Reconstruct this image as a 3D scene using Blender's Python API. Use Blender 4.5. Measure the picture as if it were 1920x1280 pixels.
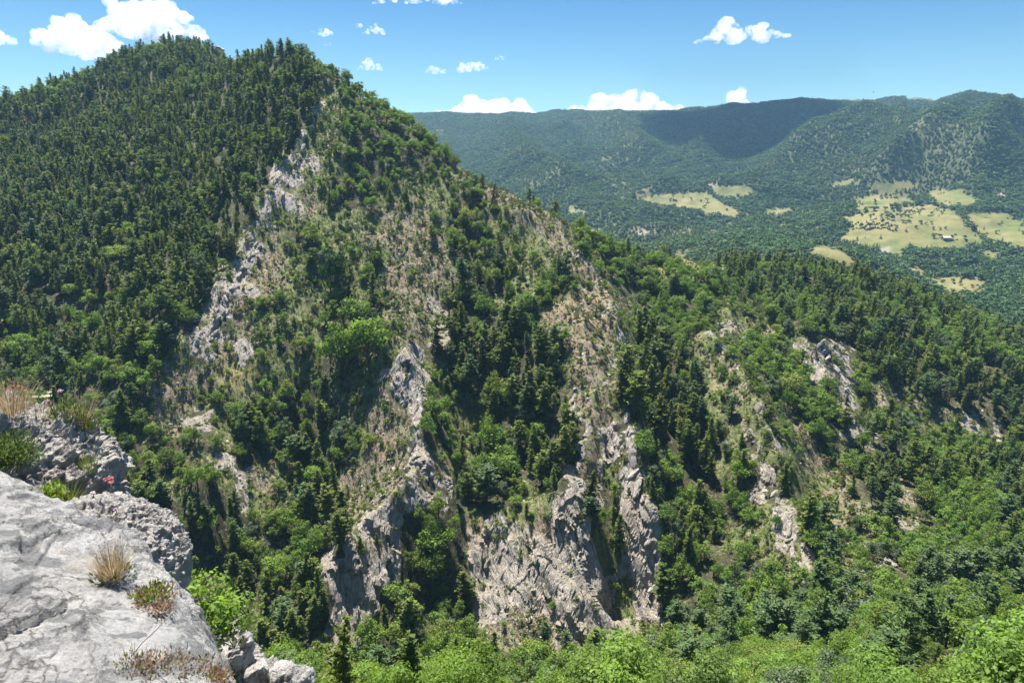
import bpy, math, random
import numpy as np
from mathutils import Vector, Matrix, Euler

SC = bpy.context.scene
for o in list(bpy.data.objects):
    bpy.data.objects.remove(o)
rng = np.random.default_rng(7)
random.seed(7)

# ------------------------------------------------------------------ camera
PITCH = math.radians(15.0)
cam_d = bpy.data.cameras.new('camera')
cam_d.lens = 24.0; cam_d.sensor_width = 36.0; cam_d.sensor_fit = 'HORIZONTAL'
cam_d.clip_start = 0.1; cam_d.clip_end = 90000.0
cam = bpy.data.objects.new('camera', cam_d)
cam.location = (0, 0, 0); cam.rotation_euler = (math.pi/2 - PITCH, 0, 0)
SC.collection.objects.link(cam); SC.camera = cam

# ------------------------------------------------------------------ sky and sun
SUN_EL = math.radians(66.0)
SUN_AZ = math.radians(-24.0)     # from +Y towards +X; negative = left of straight ahead
world = bpy.data.worlds.new('World'); SC.world = world; world.use_nodes = True
wn = world.node_tree.nodes; wl = world.node_tree.links
sky = wn.new('ShaderNodeTexSky'); sky.sky_type = 'NISHITA'; sky.sun_disc = False
sky.sun_elevation = SUN_EL; sky.sun_rotation = SUN_AZ
sky.altitude = 1200; sky.air_density = 1.1; sky.dust_density = 0.25; sky.ozone_density = 2.2
wn['Background'].inputs['Strength'].default_value = 0.05
# the deep blue of dry mountain air: deeper the higher one looks
wc = wn.new('ShaderNodeTexCoord'); wsx = wn.new('ShaderNodeSeparateXYZ'); wl.new(wc.outputs['Generated'], wsx.inputs[0])
wr = wn.new('ShaderNodeValToRGB'); wl.new(wsx.outputs['Z'], wr.inputs['Fac'])
for e, (p, c) in zip((wr.color_ramp.elements[0], wr.color_ramp.elements.new(.10), wr.color_ramp.elements.new(.24), wr.color_ramp.elements[-1]), ((0, (.80, .98, .96)), (.10, (.60, .85, .90)), (.24, (.27, .57, .81)), (1, (.26, .56, .95)))):
    e.position = p; e.color = (*c, 1)
wm = wn.new('ShaderNodeMix'); wm.data_type = 'RGBA'; wm.blend_type = 'MULTIPLY'; wm.inputs[0].default_value = 1
wl.new(sky.outputs[0], wm.inputs[6]); wl.new(wr.outputs[0], wm.inputs[7]); wl.new(wm.outputs[2], wn['Background'].inputs['Color'])
sun_d = bpy.data.lights.new('sun', 'SUN'); sun_d.energy = 5.0; sun_d.angle = math.radians(0.53)
sun_d.color = (1.0, 0.955, 0.88)
sun = bpy.data.objects.new('sun', sun_d); SC.collection.objects.link(sun)
sdir = Vector((math.sin(SUN_AZ)*math.cos(SUN_EL), math.cos(SUN_AZ)*math.cos(SUN_EL), math.sin(SUN_EL)))
sun.rotation_euler = sdir.to_track_quat('Z', 'Y').to_euler()
SC.view_settings.view_transform = 'Standard'; SC.view_settings.look = 'None'
SC.view_settings.exposure = 1.4; SC.view_settings.gamma = 1.0
SC.view_settings.use_curve_mapping = False
SC.render.engine = 'CYCLES'
SC.cycles.max_bounces = 8; SC.cycles.diffuse_bounces = 3; SC.cycles.transmission_bounces = 3
SC.cycles.transparent_max_bounces = 8; SC.cycles.volume_bounces = 5
SC.cycles.use_denoising = True
SC.cycles.use_adaptive_sampling = True

# ------------------------------------------------------------------ helpers
CP, SP = math.cos(PITCH), math.sin(PITCH)
def ray(px, py):
    """direction of the sight line of a photograph pixel, scaled to forward distance 1 (vectorised)"""
    u = (np.asarray(px, float)-960)/1280; v = (640-np.asarray(py, float))/1280
    Y = CP + SP*v; Z = -SP + CP*v
    return u/Y, Z/Y
def P(px, py, d):
    a, b = ray(px, py); return (float(a)*d, d, float(b)*d)
def proj(x, y, z):
    f = y*CP - z*SP; up = y*SP + z*CP
    f = np.where(np.abs(f) < 1e-3, 1e-3, f)
    return 960 + 1280*x/f, 640 - 1280*up/f

_perm = np.random.default_rng(3).permutation(256); _perm = np.concatenate([_perm, _perm, _perm])
_g = np.random.default_rng(4).normal(size=(256, 3)); _g /= np.linalg.norm(_g, axis=1)[:, None]
_g = _g.astype(np.float32)
def noise3(x, y, z):
    x = np.asarray(x, np.float32); y = np.asarray(y, np.float32); z = np.asarray(z, np.float32)
    x, y, z = np.broadcast_arrays(x, y, z)
    xi = np.floor(x); yi = np.floor(y); zi = np.floor(z)
    xf = x-xi; yf = y-yi; zf = z-zi
    xi = xi.astype(np.int32) & 255; yi = yi.astype(np.int32) & 255; zi = zi.astype(np.int32) & 255
    s = lambda t: t*t*t*(t*(t*6-15)+10)
    u, v, w = s(xf), s(yf), s(zf)
    out = 0
    for dx in (0, 1):
        wx = u if dx else 1-u
        A = _perm[xi+dx]
        for dy in (0, 1):
            wy = v if dy else 1-v
            B = _perm[A+yi+dy]
            for dz in (0, 1):
                wz = w if dz else 1-w
                G = _g[_perm[B+zi+dz] & 255]
                out = out + wx*wy*wz*(G[..., 0]*(xf-dx)+G[..., 1]*(yf-dy)+G[..., 2]*(zf-dz))
    return out*1.6
def fbm(x, y, z, s, octs=4, gain=.5, ridged=False):
    a = 1; t = 0; n = 0
    for o in range(octs):
        k = noise3(x/s+17.3*o, y/s-9.1*o, z/s+5.7*o)
        if ridged: k = 1-2*np.abs(k)
        t = t+a*k; n += a; a *= gain; s /= 2.03
    return t/n
def smooth(a, b, x):
    t = np.clip((x-a)/(b-a), 0, 1); return t*t*(3-2*t)
class RBF:
    def __init__(s, pts, lam=0.6):
        p = np.array(pts, float); s.p = p[:, :2]; n = len(p)
        d = np.linalg.norm(s.p[:, None]-s.p[None], axis=2)
        A = np.zeros((n+3, n+3)); A[:n, :n] = -d + np.eye(n)*-lam*-1
        A[:n, n] = 1; A[:n, n+1:] = s.p/100; A[n:, :n] = A[:n, n:].T
        s.w = np.linalg.lstsq(A, np.concatenate([p[:, 2], np.zeros(3)]), rcond=None)[0]
    def __call__(s, x, y):
        x = np.asarray(x, float); y = np.asarray(y, float); sh = x.shape
        x = x.ravel(); y = y.ravel(); out = np.empty(x.size)
        n = len(s.p)
        for i in range(0, x.size, 100000):
            X = x[i:i+100000]; Y = y[i:i+100000]
            d = np.sqrt((X[:, None]-s.p[:, 0])**2+(Y[:, None]-s.p[:, 1])**2+4)
            out[i:i+100000] = -d@s.w[:n]+s.w[n]+s.w[n+1]*X/100+s.w[n+2]*Y/100
        return out.reshape(sh)

def link(o, parent=None):
    SC.collection.objects.link(o)
    if parent: o.parent = parent
    return o
def mesh_np(name, V, F, mats=None, smooth_=True, mi=None):
    """V (n,3), F (m,3|4) arrays -> mesh data"""
    me = bpy.data.meshes.new(name)
    V = np.asarray(V, np.float32); F = np.asarray(F, np.int32); k = F.shape[1]
    me.vertices.add(len(V)); me.vertices.foreach_set('co', V.ravel())
    me.loops.add(F.size); me.loops.foreach_set('vertex_index', F.ravel())
    me.polygons.add(len(F))
    me.polygons.foreach_set('loop_start', np.arange(0, F.size, k, dtype=np.int32))
    me.polygons.foreach_set('loop_total', np.full(len(F), k, np.int32))
    if mi is not None: me.polygons.foreach_set('material_index', np.asarray(mi, np.int32))
    me.polygons.foreach_set('use_smooth', np.full(len(F), bool(smooth_)))
    for m in (mats or []): me.materials.append(m)
    me.update(calc_edges=True)
    return me
def fattr(me, name, arr):
    a = me.attributes.new(name, 'FLOAT', 'POINT'); a.data.foreach_set('value', np.asarray(arr, np.float32).ravel())
def tag(o, label=None, cat=None, group=None, kind=None):
    if label: o['label'] = label
    if cat: o['category'] = cat
    if group: o['group'] = group
    if kind: o['kind'] = kind
    return o
# ------------------------------------------------------------------ near terrain: the mountain, the gorge, the hill across it
ctl = '''
0,200,520 100,168,540 200,135,560 250,120,580 300,108,600 400,110,590 430,125,560
0,300,440 100,270,450 200,215,480 300,180,480 400,160,480 460,130,470
520,100,432 560,107,424 490,112,445
0,400,350 100,350,380 200,300,390 200,400,340 300,300,380 400,250,400 400,200,430 450,180,425 300,400,335 400,330,345 500,250,372 540,180,385 450,300,352
0,500,315 100,550,290 200,500,305 300,450,310 300,600,250 200,650,260 400,450,300 0,600,280 100,700,250 250,750,225 0,800,225 0,1000,190 200,1000,185 350,900,190 200,860,205 400,540,275 370,590,262
600,200,385 565,280,360 540,330,342 480,450,305 440,520,288 405,620,258 330,700,238 300,790,222 320,900,200
650,300,350 700,450,312 650,550,282 650,650,256 750,500,300 800,600,268 560,700,245 500,800,222 450,900,205 420,1050,180 400,1200,158 550,950,198 550,1150,165 700,350,342 620,420,318 520,600,262 700,800,222 750,720,238
640,145,408 700,195,394 780,247,377 850,303,368 900,338,360 950,368,353 1000,395,347 1060,430,341 1110,462,337
850,400,330 900,450,322 1000,520,300 900,550,285 1050,600,272 1040,480,322 980,620,262 900,650,256 950,750,232 870,750,236 950,850,212 850,700,243
800,1000,188 700,1150,170 1100,1230,164 900,1200,162 700,1220,160 620,1220,162 1000,880,204 1220,1210,168 750,900,203 640,1100,174 600,1000,190 900,950,196 1000,1050,185 1100,1150,175 1200,1150,177 1000,1240,163 1200,900,207 1100,800,222 1150,650,262 1080,950,190 1220,1000,190 850,1150,168 1150,475,345
1200,490,360 1200,560,325 1300,500,400 1300,600,318 1400,640,308 1500,700,287 1560,680,295 1550,640,310 1650,760,282 1240,482,420 1250,515,385 1400,552,380 1500,605,335
1300,800,238 1400,900,215 1500,1050,182 1600,900,222 1700,900,235 1650,830,258 1350,1100,172 1300,950,205 1450,760,252 1420,820,232 1300,700,265 1200,750,240 1600,1020,190 1720,1040,187 1750,960,212 1800,880,248
1900,860,270 1900,700,310 1800,672,330 1800,760,292 1700,618,350 1700,700,312 1900,675,345 1750,790,280
1700,562,392 1600,532,405 1500,515,425 1400,507,445 1300,502,460 1800,600,380 1900,650,365
1900,1000,190 1900,1250,88 1700,1100,160 1500,1180,132 1700,1260,84 1500,1300,80 1250,1345,86 1000,1385,95 700,1385,95 400,1380,95 1300,1240,124 1800,1150,140 1600,1150,145 1900,1100,150
'''
pts = []
for t in ctl.split():
    a = [float(q) for q in t.split(',')]
    pts.append(P(*a))
# ground behind the crests (never seen, but it has to go on)
def behind(lst, steps):
    for px, py, d in lst:
        x, y, z = P(px, py, d)
        for k, dz in steps:
            pts.append((x*(y+k)/y, y+k, z-dz))
behind([(640,130,408),(780,230,377),(900,325,360),(1000,385,347),(1110,450,337)], [(25,12),(90,75),(250,190)])
behind([(520,100,432)], [(20,6),(60,22),(260,120)])
behind([(1240,482,420),(1400,507,445),(1600,532,405),(1700,562,392),(1900,650,365)], [(60,14),(160,60),(330,100)])
behind([(0,200,520),(200,135,560),(400,110,590)], [(40,15),(170,90)])
# the near side of the gorge, below the cliff the camera stands on
for x in (-120, -60, -20, 20, 60, 120, 190):
    for y in (12, 35, 65):
        pts.append((x, y, -0.90*max(y, 16)-4 - (1 if y > 60 else 0)))
pts += [(-420, 300, -20), (-460, 480, 40), (430, 330, -70), (380, 200, -60), (300, 90, -40), (-300, 120, -90), (-200, 60, -75)]
base = RBF(pts)

def hit(fn, px, py, d0=70, d1=700, step=1.0):
    a, b = ray(px, py)
    d = np.arange(d0, d1, step)
    z = fn(a*d, d); m = np.nonzero(z >= b*d)[0]
    k = m[0] if len(m) else len(d)-1
    return a*d[k], d[k], z[k]
def world_line(s, d0=90):
    q = [tuple(float(c) for c in t.split(',')) for t in s.split()]
    out = [hit(base, a, b, d0) for a, b in q]
    return np.array(out)
def seg_dist(x, y, L):
    """distance, parameter and signed side to a polyline (world xy)"""
    best = np.full(x.shape, 1e9); par = np.zeros(x.shape); side = np.zeros(x.shape)
    n = len(L)-1
    for i in range(n):
        ax, ay = L[i, :2]; bx, by = L[i+1, :2]
        dx, dy = bx-ax, by-ay; l2 = dx*dx+dy*dy+1e-9
        t = np.clip(((x-ax)*dx+(y-ay)*dy)/l2, 0, 1)
        d = np.hypot(x-ax-t*dx, y-ay-t*dy)
        m = d < best
        best = np.where(m, d, best); par = np.where(m, (i+t)/n, par)
        side = np.where(m, np.sign(dx*(y-ay)-dy*(x-ax)), side)
    return best, par, side
# (polyline in the photograph, height, width on its right, width on its left, rockiness)
SPURS = [
 ('600,205 572,270 545,330 505,400 482,460 440,525 405,610 385,650', 6, 14, 6, 1.0),
 ('385,650 340,690 312,740 296,800', 5, 12, 8, .5),
 ('400,800 400,870 380,930', 4, 8, 8, .6),
 ('740,650 790,780 800,880 770,980 690,1060 630,1160 610,1240', 15, 9, 11, .9),
 ('720,690 775,750', 5, 5, 4, 1),
 ('940,390 1010,460 1060,560 1090,650 1110,760 1110,860 1090,930', 7, 12, 12, .5),
 ('1040,450 1130,580 1160,660 1170,760 1190,880 1215,1000 1240,1120', 12, 9, 9, .9),
 ('900,960 960,1020 1040,1130 1100,1240', 8, 12, 10, 1),
 ('1060,920 1070,1010 1080,1120 1130,1240', 4, 8, 10, 1),
 ('1300,640 1370,720 1420,830 1450,920 1480,1010 1510,1090', 13, 12, 9, .55),
 ('1340,600 1450,620 1530,660 1570,720', 5, 9, 7, .4),
 ('1480,640 1560,760 1600,830', 8, 10, 8, .45),
 ('1420,700 1520,800 1600,930 1650,1020', 6, 12, 10, .2),
 ('1640,700 1690,900 1720,980', 5, 8, 8, .6),
]
GULLIES = [
 ('900,560 930,650 960,760 1000,880 990,930', 9, 22),
 ('840,700 880,800 880,900 900,1010 840,1130 800,1200', 11, 15),
 ('520,820 500,960 480,1090 520,1220', 9, 20),
 ('1140,850 1145,980 1150,1100 1160,1200', 9, 6),
 ('1230,620 1260,760 1290,900 1300,1050', 8, 18),
 ('1560,860 1540,960 1560,1060', 6, 10),
 ('590,740 640,900 620,980', 7, 12),
 ('830,560 800,640 780,690', 4, 5),
]
SPURS_W = [(world_line(s), h, wr, wl_, rk) for s, h, wr, wl_, rk in SPURS]
GULL_W = [(world_line(s), h, w) for s, h, w in GULLIES]

AZ = np.radians(np.linspace(-47, 47, 820))
RR = np.concatenate([np.arange(14, 100, 2.2), np.arange(100, 150, 1.0), np.arange(150, 335, .5), np.arange(335, 460, 1.1), np.arange(460, 800, 3.2)])
A, R = np.meshgrid(AZ, RR)
GX = R*np.sin(A); GY = R*np.cos(A)
GZ = base(GX, GY)
rock = np.zeros(GX.shape)
for L, h, wr, wl_, rk in SPURS_W:
    d, par, side = seg_dist(GX, GY, L)
    d = np.maximum(0, d+2.2*noise3(GX/9, GY/9, 3.3))
    w = np.where(side < 0, wr, wl_)       # side<0: to the right of the line as it comes towards us
    end = np.minimum(1, np.minimum(par*8+.35, (1-par)*5+.35))
    prof = np.exp(-(d/w)**1.25)
    GZ = GZ + h*prof*end
    rock = np.maximum(rock, rk*np.exp(-(d/(w*.5))**2)*end)
for L, h, w in GULL_W:
    d, par, side = seg_dist(GX, GY, L)
    GZ = GZ - h*np.exp(-(d/w)**2)*np.minimum(1, (1-par)*4+.3)
slope_w = smooth(70, 110, R)
GZ += slope_w*(4.0*fbm(GX, GY, 0*GX, 70, 3) + 2.2*fbm(GX, GY, 0*GX+9, 24, 3, ridged=True) + .5*fbm(GX, GY, 0*GX+4, 5, 2))

# what covers the ground, cell by cell (40 px of the photograph each)
COVER = '''
                                                
                                                
     CMMMMrMCCC                                 
  MMMCCCCCCCCCCD                                
MMMMMCCCCCCCCCCmDD                              
CCCCCCCCCCCCCCCmDDDD                            
CCCCCCCCCCCCCCmmDDDDD                           
CCCCCCCCCCCCCmrmDDDDDD                          
CCCCCCCCCCCCCrmDDDDmmms                         
CCCCCCCCCCCCmrsDDDmsmDDDs                       
CCCCCCCCCCCmrmmmmmssmDDmmss                     
CCCCCCCCCCCmsDDmmssssDDmmmsDDDDD                
CCCCCCCCCCmrsmmDmDsssmmmmmsmDDDgggMMMMMM        
CCCCCCCCCCsrsmmDmmssssCMmMDssDDDDDMMMMMMMMMMMMMM
CCDDDCCCCsrsmmDmDDssrCMmMmssssDDDmmmCCCCCCCCCCCC
CCCDDCCCCrrsmmmDDDmsrCMCCmsssmDDDsrmDCCCCCCCCCCC
DDCCCCCDmrsrmDmDDDmrCCCCCCMssmCDDssDDrrrDCCCCCCC
MMMMMMDDssggmmmDDmrrmMCCCCMsrmCCmDsDDDrrmCCCCCCC
MMMMMMMssmmsmDDmMmsrDmDCCCCrsCCCMmsmDDDrDsmCCCCC
MMMMMMMssrmDDDMMmsssDmmCCCCrsCCCMmCssDDrmmmmsrCC
MMMMMMMmDDmMMDMmmssrMmDDCCCrrmCCCMmrsmDDrMMmMsrM
MMMMMMMDDsrMMmCMmssrsMmDMCCrrmMMCmMrmsmmDCMMMMMM
MMMMMMMsmDmrsmCCsssrrMmDMCrrmrmMMCMrCssmMMMMMMMM
MMMMMMMMMDMrmmCMsssrrCCDmmrrMrmMMMMrrmsmMMsMMMMM
MMMMMMMMMMCDDDCMsrrMMMsmmsrrMrmMCCMmrmDsMrrDMDDD
MMMMMMMMCCMDDMMMrsrMDDrrmrrrmrsMMMmmrsCmmDDsDDDD
MMMMMMMMDCCMMMMrrrrDDDrrrrrrmrrDMMMDmsCmmrDDDDDD
MMMMMMMMMMMMMDMrrrrDDDrrrrrrrmrDDMDDDDDmMMMMMMMM
MMMMMMMMMMMMCMMrrrDMMDrrsrrrrmrMDMMMMMMMMMMMMMMM
MMMMMMMMMMMMCCCrrmCMMDssssrrrrmMssmMMMMMMMMMMMMM
DDDDDDDDDDDDMMCrrDDDMDDDMMssrrmMMMMMMMMMMMMMMMMM
DDDDDDDDDDDDDDDDDDDDDDDDDDDDDDDDDDDDDDDDMMMMMMMM
'''.split('\n')[1:33]
CM = np.array([[ord(c) for c in row.ljust(48)[:48]] for row in COVER])
CM[14:16, 36:] = ord('M'); CM[16, 43:] = ord('M')
# open strips: bare ridge edges, ribs and scree tongues (photograph polyline, half width, cover)
STRIPS = [('600,200 572,262 548,330 505,400 480,465 440,530 400,620', 13, 'r'), ('870,318 960,382 1050,445 1120,530 1130,600 1090,650', 24, 's'), ('1050,470 1120,600 1160,680', 15, 's'),
 ('1090,680 1110,800 1100,900', 14, 's'), ('1170,800 1200,930 1225,1060 1240,1150', 18, 'r'), ('1300,640 1400,790 1440,880', 8, 's'), ('1400,800 1450,900 1490,1000 1510,1090', 14, 'r'),
 ('1450,740 1560,880 1640,1000', 12, 's'), ('1350,620 1450,610 1530,650', 8, 's'), ('1530,640 1580,720', 14, 'r'), ('1560,745 1600,830', 14, 'r'), ('1690,880 1720,980', 8, 'r'), ('740,700 790,790 800,880', 13, 'r'),
 ('1640,720 1800,800', 9, 's'), ('1800,790 1860,830', 9, 'r'), ('1240,506 1325,510', 13, 'g'), ('1245,488 1310,496', 9, 'g'), ('690,548 760,535 835,505', 9, 's'), ('420,690 500,684', 8, 'g')]
STRIPS = [(np.array([[float(t) for t in q.split(',')] for q in s_.split()]), w_, k_) for s_, w_, k_ in STRIPS]
def cover_at(x, y, z):
    px, py = proj(x, y, z)
    px = px+24*noise3(x/11, y/11, 1.5+0*x)+8*noise3(x/3, y/3, 6.5+0*x); py = py+24*noise3(x/11, y/11, 7.5+0*x)+8*noise3(x/3, y/3, 2.5+0*x)
    c = CM[np.clip((py/40).astype(int), 0, 31), np.clip((px/40).astype(int), 0, 47)]
    c = np.where(c == 32, ord('M'), c)
    c = np.where((c == ord('s')) & (px > 1265) & (py < 1130) & (noise3(x/7, y/7, 8.5+0*x) > -.12), ord('m'), c)
    for L, w, k in STRIPS:
        d, _, _ = seg_dist(px, py, L); c = np.where(d < w*(.75+.5*noise3(x/5, y/5, 4.5+0*x)), ord(k), c)
    return c
cov = cover_at(GX, GY, GZ)
is_r = (cov == ord('r'))*1.0; is_s = (cov == ord('s'))*1.0; is_m = (cov == ord('m'))*1.0; is_g = (cov == ord('g'))*1.0
def blur(a, n=2):
    for _ in range(n):
        b = np.pad(a, 1, mode='edge')
        a = (b[:-2, 1:-1]+b[2:, 1:-1]+b[1:-1, :-2]+b[1:-1, 2:]+2*a)/6
    return a
brk = np.clip(.62+2.1*fbm(GX, GY, GZ*.6, 9, 4, .6), 0, 1)
_px, _py = proj(GX, GY, GZ)
cliff = smooth(880, 990, _py)*(_px > 560)*(_px < 1270)
rock = np.clip(np.maximum(rock*.8*(1-.7*((cov == ord('D'))|(cov == ord('C'))|(cov==ord('M')))), blur(is_r, 3)*.95)*np.maximum(brk, cliff), 0, 1)
scree = np.clip(blur(is_s, 4)+.45*blur(is_m, 4), 0, 1)
grassy = blur(is_g, 2)

def normals():
    V = np.stack([GX, GY, GZ], -1)
    n = np.cross(np.gradient(V, axis=1), np.gradient(V, axis=0))
    n /= np.linalg.norm(n, axis=2)[..., None]+1e-9
    return np.where(n[..., 2:3] < 0, -n, n)
# rock: angular blocks between joints, beds dipping steeply to the right
def facets(x, y, z, s, sd, tilt=.5):
    """nearest-cell blocks: every cell has its own height and its own tilted face"""
    p = np.stack([x, y, z], -1)/s; ip = np.floor(p).astype(np.int32)
    best = np.full(x.shape, 9e9); val = np.zeros(x.shape)
    for dx in (-1, 0, 1):
        for dy in (-1, 0, 1):
            for dz in (-1, 0, 1):
                c = ip+[dx, dy, dz]
                hsh = _perm[(_perm[(_perm[(c[..., 0]+sd) & 255]+c[..., 1]) & 255]+c[..., 2]) & 255]
                o = .5+.34*_g[hsh]; q = p-(c+o); d = (q**2).sum(-1); m = d < best
                best = np.where(m, d, best); g2 = _g[(hsh*7+3) & 255]
                val = np.where(m, .55*(hsh/255-.5)+tilt*(q*g2).sum(-1), val)
    return val
def rock_relief(x, y, z):
    wx = x+2.2*noise3(x/8, y/8, z/8); wz = z+2.2*noise3(x/8+9, y/8, z/8)
    b = .92*wx+.25*y+.22*wz; al = (-.35*wx+.60*y+.72*wz)*.26; cc = -.1*wx-.72*y+.68*wz
    big = fbm(b, al, cc, 12, 2, .5, ridged=True)
    return 1.0*big+3.4*facets(b, al*.8, cc, 6.5, 5, .55)+1.7*facets(b, al, cc, 2.4, 9, .75)+.4*fbm(b, al, cc, 1.6, 3, .6, ridged=True)
NRM = normals()
rr_ = rock*smooth(100, 130, R)
rel = np.zeros_like(GZ); m = rr_ > .02
rel[m] = rock_relief(GX[m], GY[m], GZ[m])*rr_[m]*(1-.45*smooth(215, 250, R[m]))
sm = (rr_ <= .6) & (R > 100) & (R < 480)
mic = np.zeros_like(GZ)
mic[sm] = .35*fbm(GX[sm], GY[sm], GZ[sm], 2.4, 3, .6)*(.3+scree[sm])
disp = rel+mic
# push out horizontally where steep, so cliffs overhang and break
hn = NRM.copy(); hn[..., 2] *= .45
DX = GX+hn[..., 0]*disp; DY = GY+hn[..., 1]*disp; DZ = GZ+hn[..., 2]*disp

# sight test from the view point (plan-polar grid makes it a running maximum)
EL = GZ/R
RUN = np.maximum.accumulate(EL, axis=0)
VIS = (GZ+5)/R >= RUN-1e-6
def H(x, y):
    """height of the near ground"""
    x = np.asarray(x, float); y = np.asarray(y, float)
    r = np.hypot(x, y); a = np.arctan2(x, y)
    i = np.clip(np.searchsorted(RR, r)-1, 0, len(RR)-2); fa = np.clip((a-AZ[0])/(AZ[1]-AZ[0]), 0, len(AZ)-1.001)
    j = fa.astype(int); ft = fa-j; fr = np.clip((r-RR[i])/(RR[i+1]-RR[i]), 0, 1)
    return (GZ[i, j]*(1-fr)*(1-ft)+GZ[i+1, j]*fr*(1-ft)+GZ[i, j+1]*(1-fr)*ft+GZ[i+1, j+1]*fr*ft)
def grid_faces(nr, nc):
    i = np.arange(nr-1)[:, None]*nc+np.arange(nc-1)[None]
    return np.stack([i, i+1, i+nc+1, i+nc], -1).reshape(-1, 4)
# ------------------------------------------------------------------ materials
class NT:
    def __init__(s, name):
        s.m = bpy.data.materials.new(name); s.m.use_nodes = True
        s.t = s.m.node_tree; s.n = s.t.nodes; s.l = s.t.links
        s.b = s.n['Principled BSDF']; s.out = s.n['Material Output']
        s.b.inputs['Roughness'].default_value = .85
        s.b.inputs['Specular IOR Level'].default_value = .25
    def add(s, typ, **kw):
        n = s.n.new(typ)
        for k, v in kw.items(): setattr(n, k, v)
        return n
    def val(s, sock, v):
        if hasattr(v, 'is_output'): s.l.new(v, sock)
        else: sock.default_value = v
    def coord(s, which='Object', scale=(1, 1, 1), rot=(0, 0, 0)):
        c = s.add('ShaderNodeTexCoord'); m = s.add('ShaderNodeMapping')
        s.l.new(c.outputs[which], m.inputs['Vector']); m.inputs['Scale'].default_value = scale; m.inputs['Rotation'].default_value = rot
        return m.outputs[0]
    def noise(s, vec, scale, detail=6, rough=.6, dist=0):
        n = s.add('ShaderNodeTexNoise'); s.l.new(vec, n.inputs['Vector'])
        n.inputs['Scale'].default_value = scale; n.inputs['Detail'].default_value = detail
        n.inputs['Roughness'].default_value = rough; n.inputs['Distortion'].default_value = dist
        return n.outputs['Fac']
    def vor(s, vec, scale, feature='F1', out='Distance', rnd=1):
        n = s.add('ShaderNodeTexVoronoi', feature=feature); s.l.new(vec, n.inputs['Vector'])
        n.inputs['Scale'].default_value = scale; n.inputs['Randomness'].default_value = rnd
        return n.outputs[out]
    def ramp(s, fac, stops, interp='LINEAR'):
        r = s.add('ShaderNodeValToRGB'); s.val(r.inputs['Fac'], fac); cr = r.color_ramp; cr.interpolation = interp
        while len(cr.elements) < len(stops): cr.elements.new(.5)
        for e, (p, c) in zip(cr.elements, stops):
            e.position = p; e.color = (c, c, c, 1) if isinstance(c, (int, float)) else (*c, 1)
        return r.outputs['Color']
    def mix(s, f, a, b, mode='MIX'):
        m = s.add('ShaderNodeMix', data_type='RGBA', blend_type=mode)
        s.val(m.inputs[0], f)
        for sock, v in ((m.inputs[6], a), (m.inputs[7], b)):
            if isinstance(v, tuple): sock.default_value = (*v, 1)
            elif isinstance(v, (int, float)): sock.default_value = (v, v, v, 1)
            else: s.l.new(v, sock)
        return m.outputs[2]
    def math(s, op, a, b=0.0, clamp=False):
        m = s.add('ShaderNodeMath', operation=op, use_clamp=clamp); s.val(m.inputs[0], a); s.val(m.inputs[1], b)
        return m.outputs[0]
    def attr(s, name):
        a = s.add('ShaderNodeAttribute', attribute_name=name); return a.outputs['Fac']
    def bump(s, h, dist, strength=1.0, prev=None):
        b = s.add('ShaderNodeBump'); s.l.new(h, b.inputs['Height']); b.inputs['Distance'].default_value = dist
        b.inputs['Strength'].default_value = strength
        if prev: s.l.new(prev, b.inputs['Normal'])
        return b.outputs[0]
    def base(s, c): s.val(s.b.inputs['Base Color'], c if hasattr(c, 'is_output') else (*c, 1))

def leaf_mat(name, cols, trans=.45, tone=.55, spec=.2, through=(1.25, 1.35, .45)):
    t = NT(name)
    oi = t.add('ShaderNodeObjectInfo')
    n = len(cols)
    c = t.ramp(oi.outputs['Random'], [(i/max(1, n-1), q) for i, q in enumerate(cols)])
    k = t.math('MULTIPLY_ADD', t.attr('tone'), tone*2); t.n[-1] if 0 else None
    k.node.inputs[2].default_value = 1-tone
    c = t.mix(1.0, c, t.mix(1, k, k), 'MULTIPLY') if False else t.mix(1.0, c, k, 'MULTIPLY')
    t.base(c); t.b.inputs['Roughness'].default_value = .6; t.b.inputs['Specular IOR Level'].default_value = spec
    tr = t.add('ShaderNodeBsdfTranslucent')
    c2 = t.mix(1.0, c, through, 'MULTIPLY'); t.l.new(c2, tr.inputs['Color'])
    mx = t.add('ShaderNodeMixShader'); mx.inputs[0].default_value = trans
    t.l.new(t.b.outputs[0], mx.inputs[1]); t.l.new(tr.outputs[0], mx.inputs[2]); t.l.new(mx.outputs[0], t.out.inputs['Surface'])
    return t.m
M = {}
M['needles'] = leaf_mat('pine_needles', [(0.0849, 0.1319, 0.0232), (0.1272, 0.166, 0.0274), (0.1557, 0.2021, 0.0369), (0.1017, 0.1277, 0.0316), (0.1867, 0.2235, 0.0379)], .40, .55)
M['needles_light'] = leaf_mat('young_needles', [(0.0991, 0.1521, 0.0506), (0.0794, 0.1323, 0.0443), (0.1125, 0.1587, 0.0633)], .35, .5)
M['leaves'] = leaf_mat('broad_leaves', [(0.1366, 0.2132, 0.036), (0.1708, 0.2525, 0.045), (0.1203, 0.1795, 0.04), (0.205, 0.249, 0.058), (0.153, 0.23, 0.034), (0.1093, 0.1683, 0.045)], .42, .5)
M['leaves_bright'] = leaf_mat('bright_leaves', [(0.1617, 0.2484, 0.05), (0.1813, 0.2576, 0.062), (0.1372, 0.2254, 0.05)], .48, .5)
M['leaves_dark'] = leaf_mat('dark_leaves', [(.030, .075, .015), (.035, .08, .02)], .38, .5)
M['leaves_grey'] = leaf_mat('grey_green_leaves', [(.10, .14, .085), (.12, .155, .09), (.085, .125, .06)], .35, .45)
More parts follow.
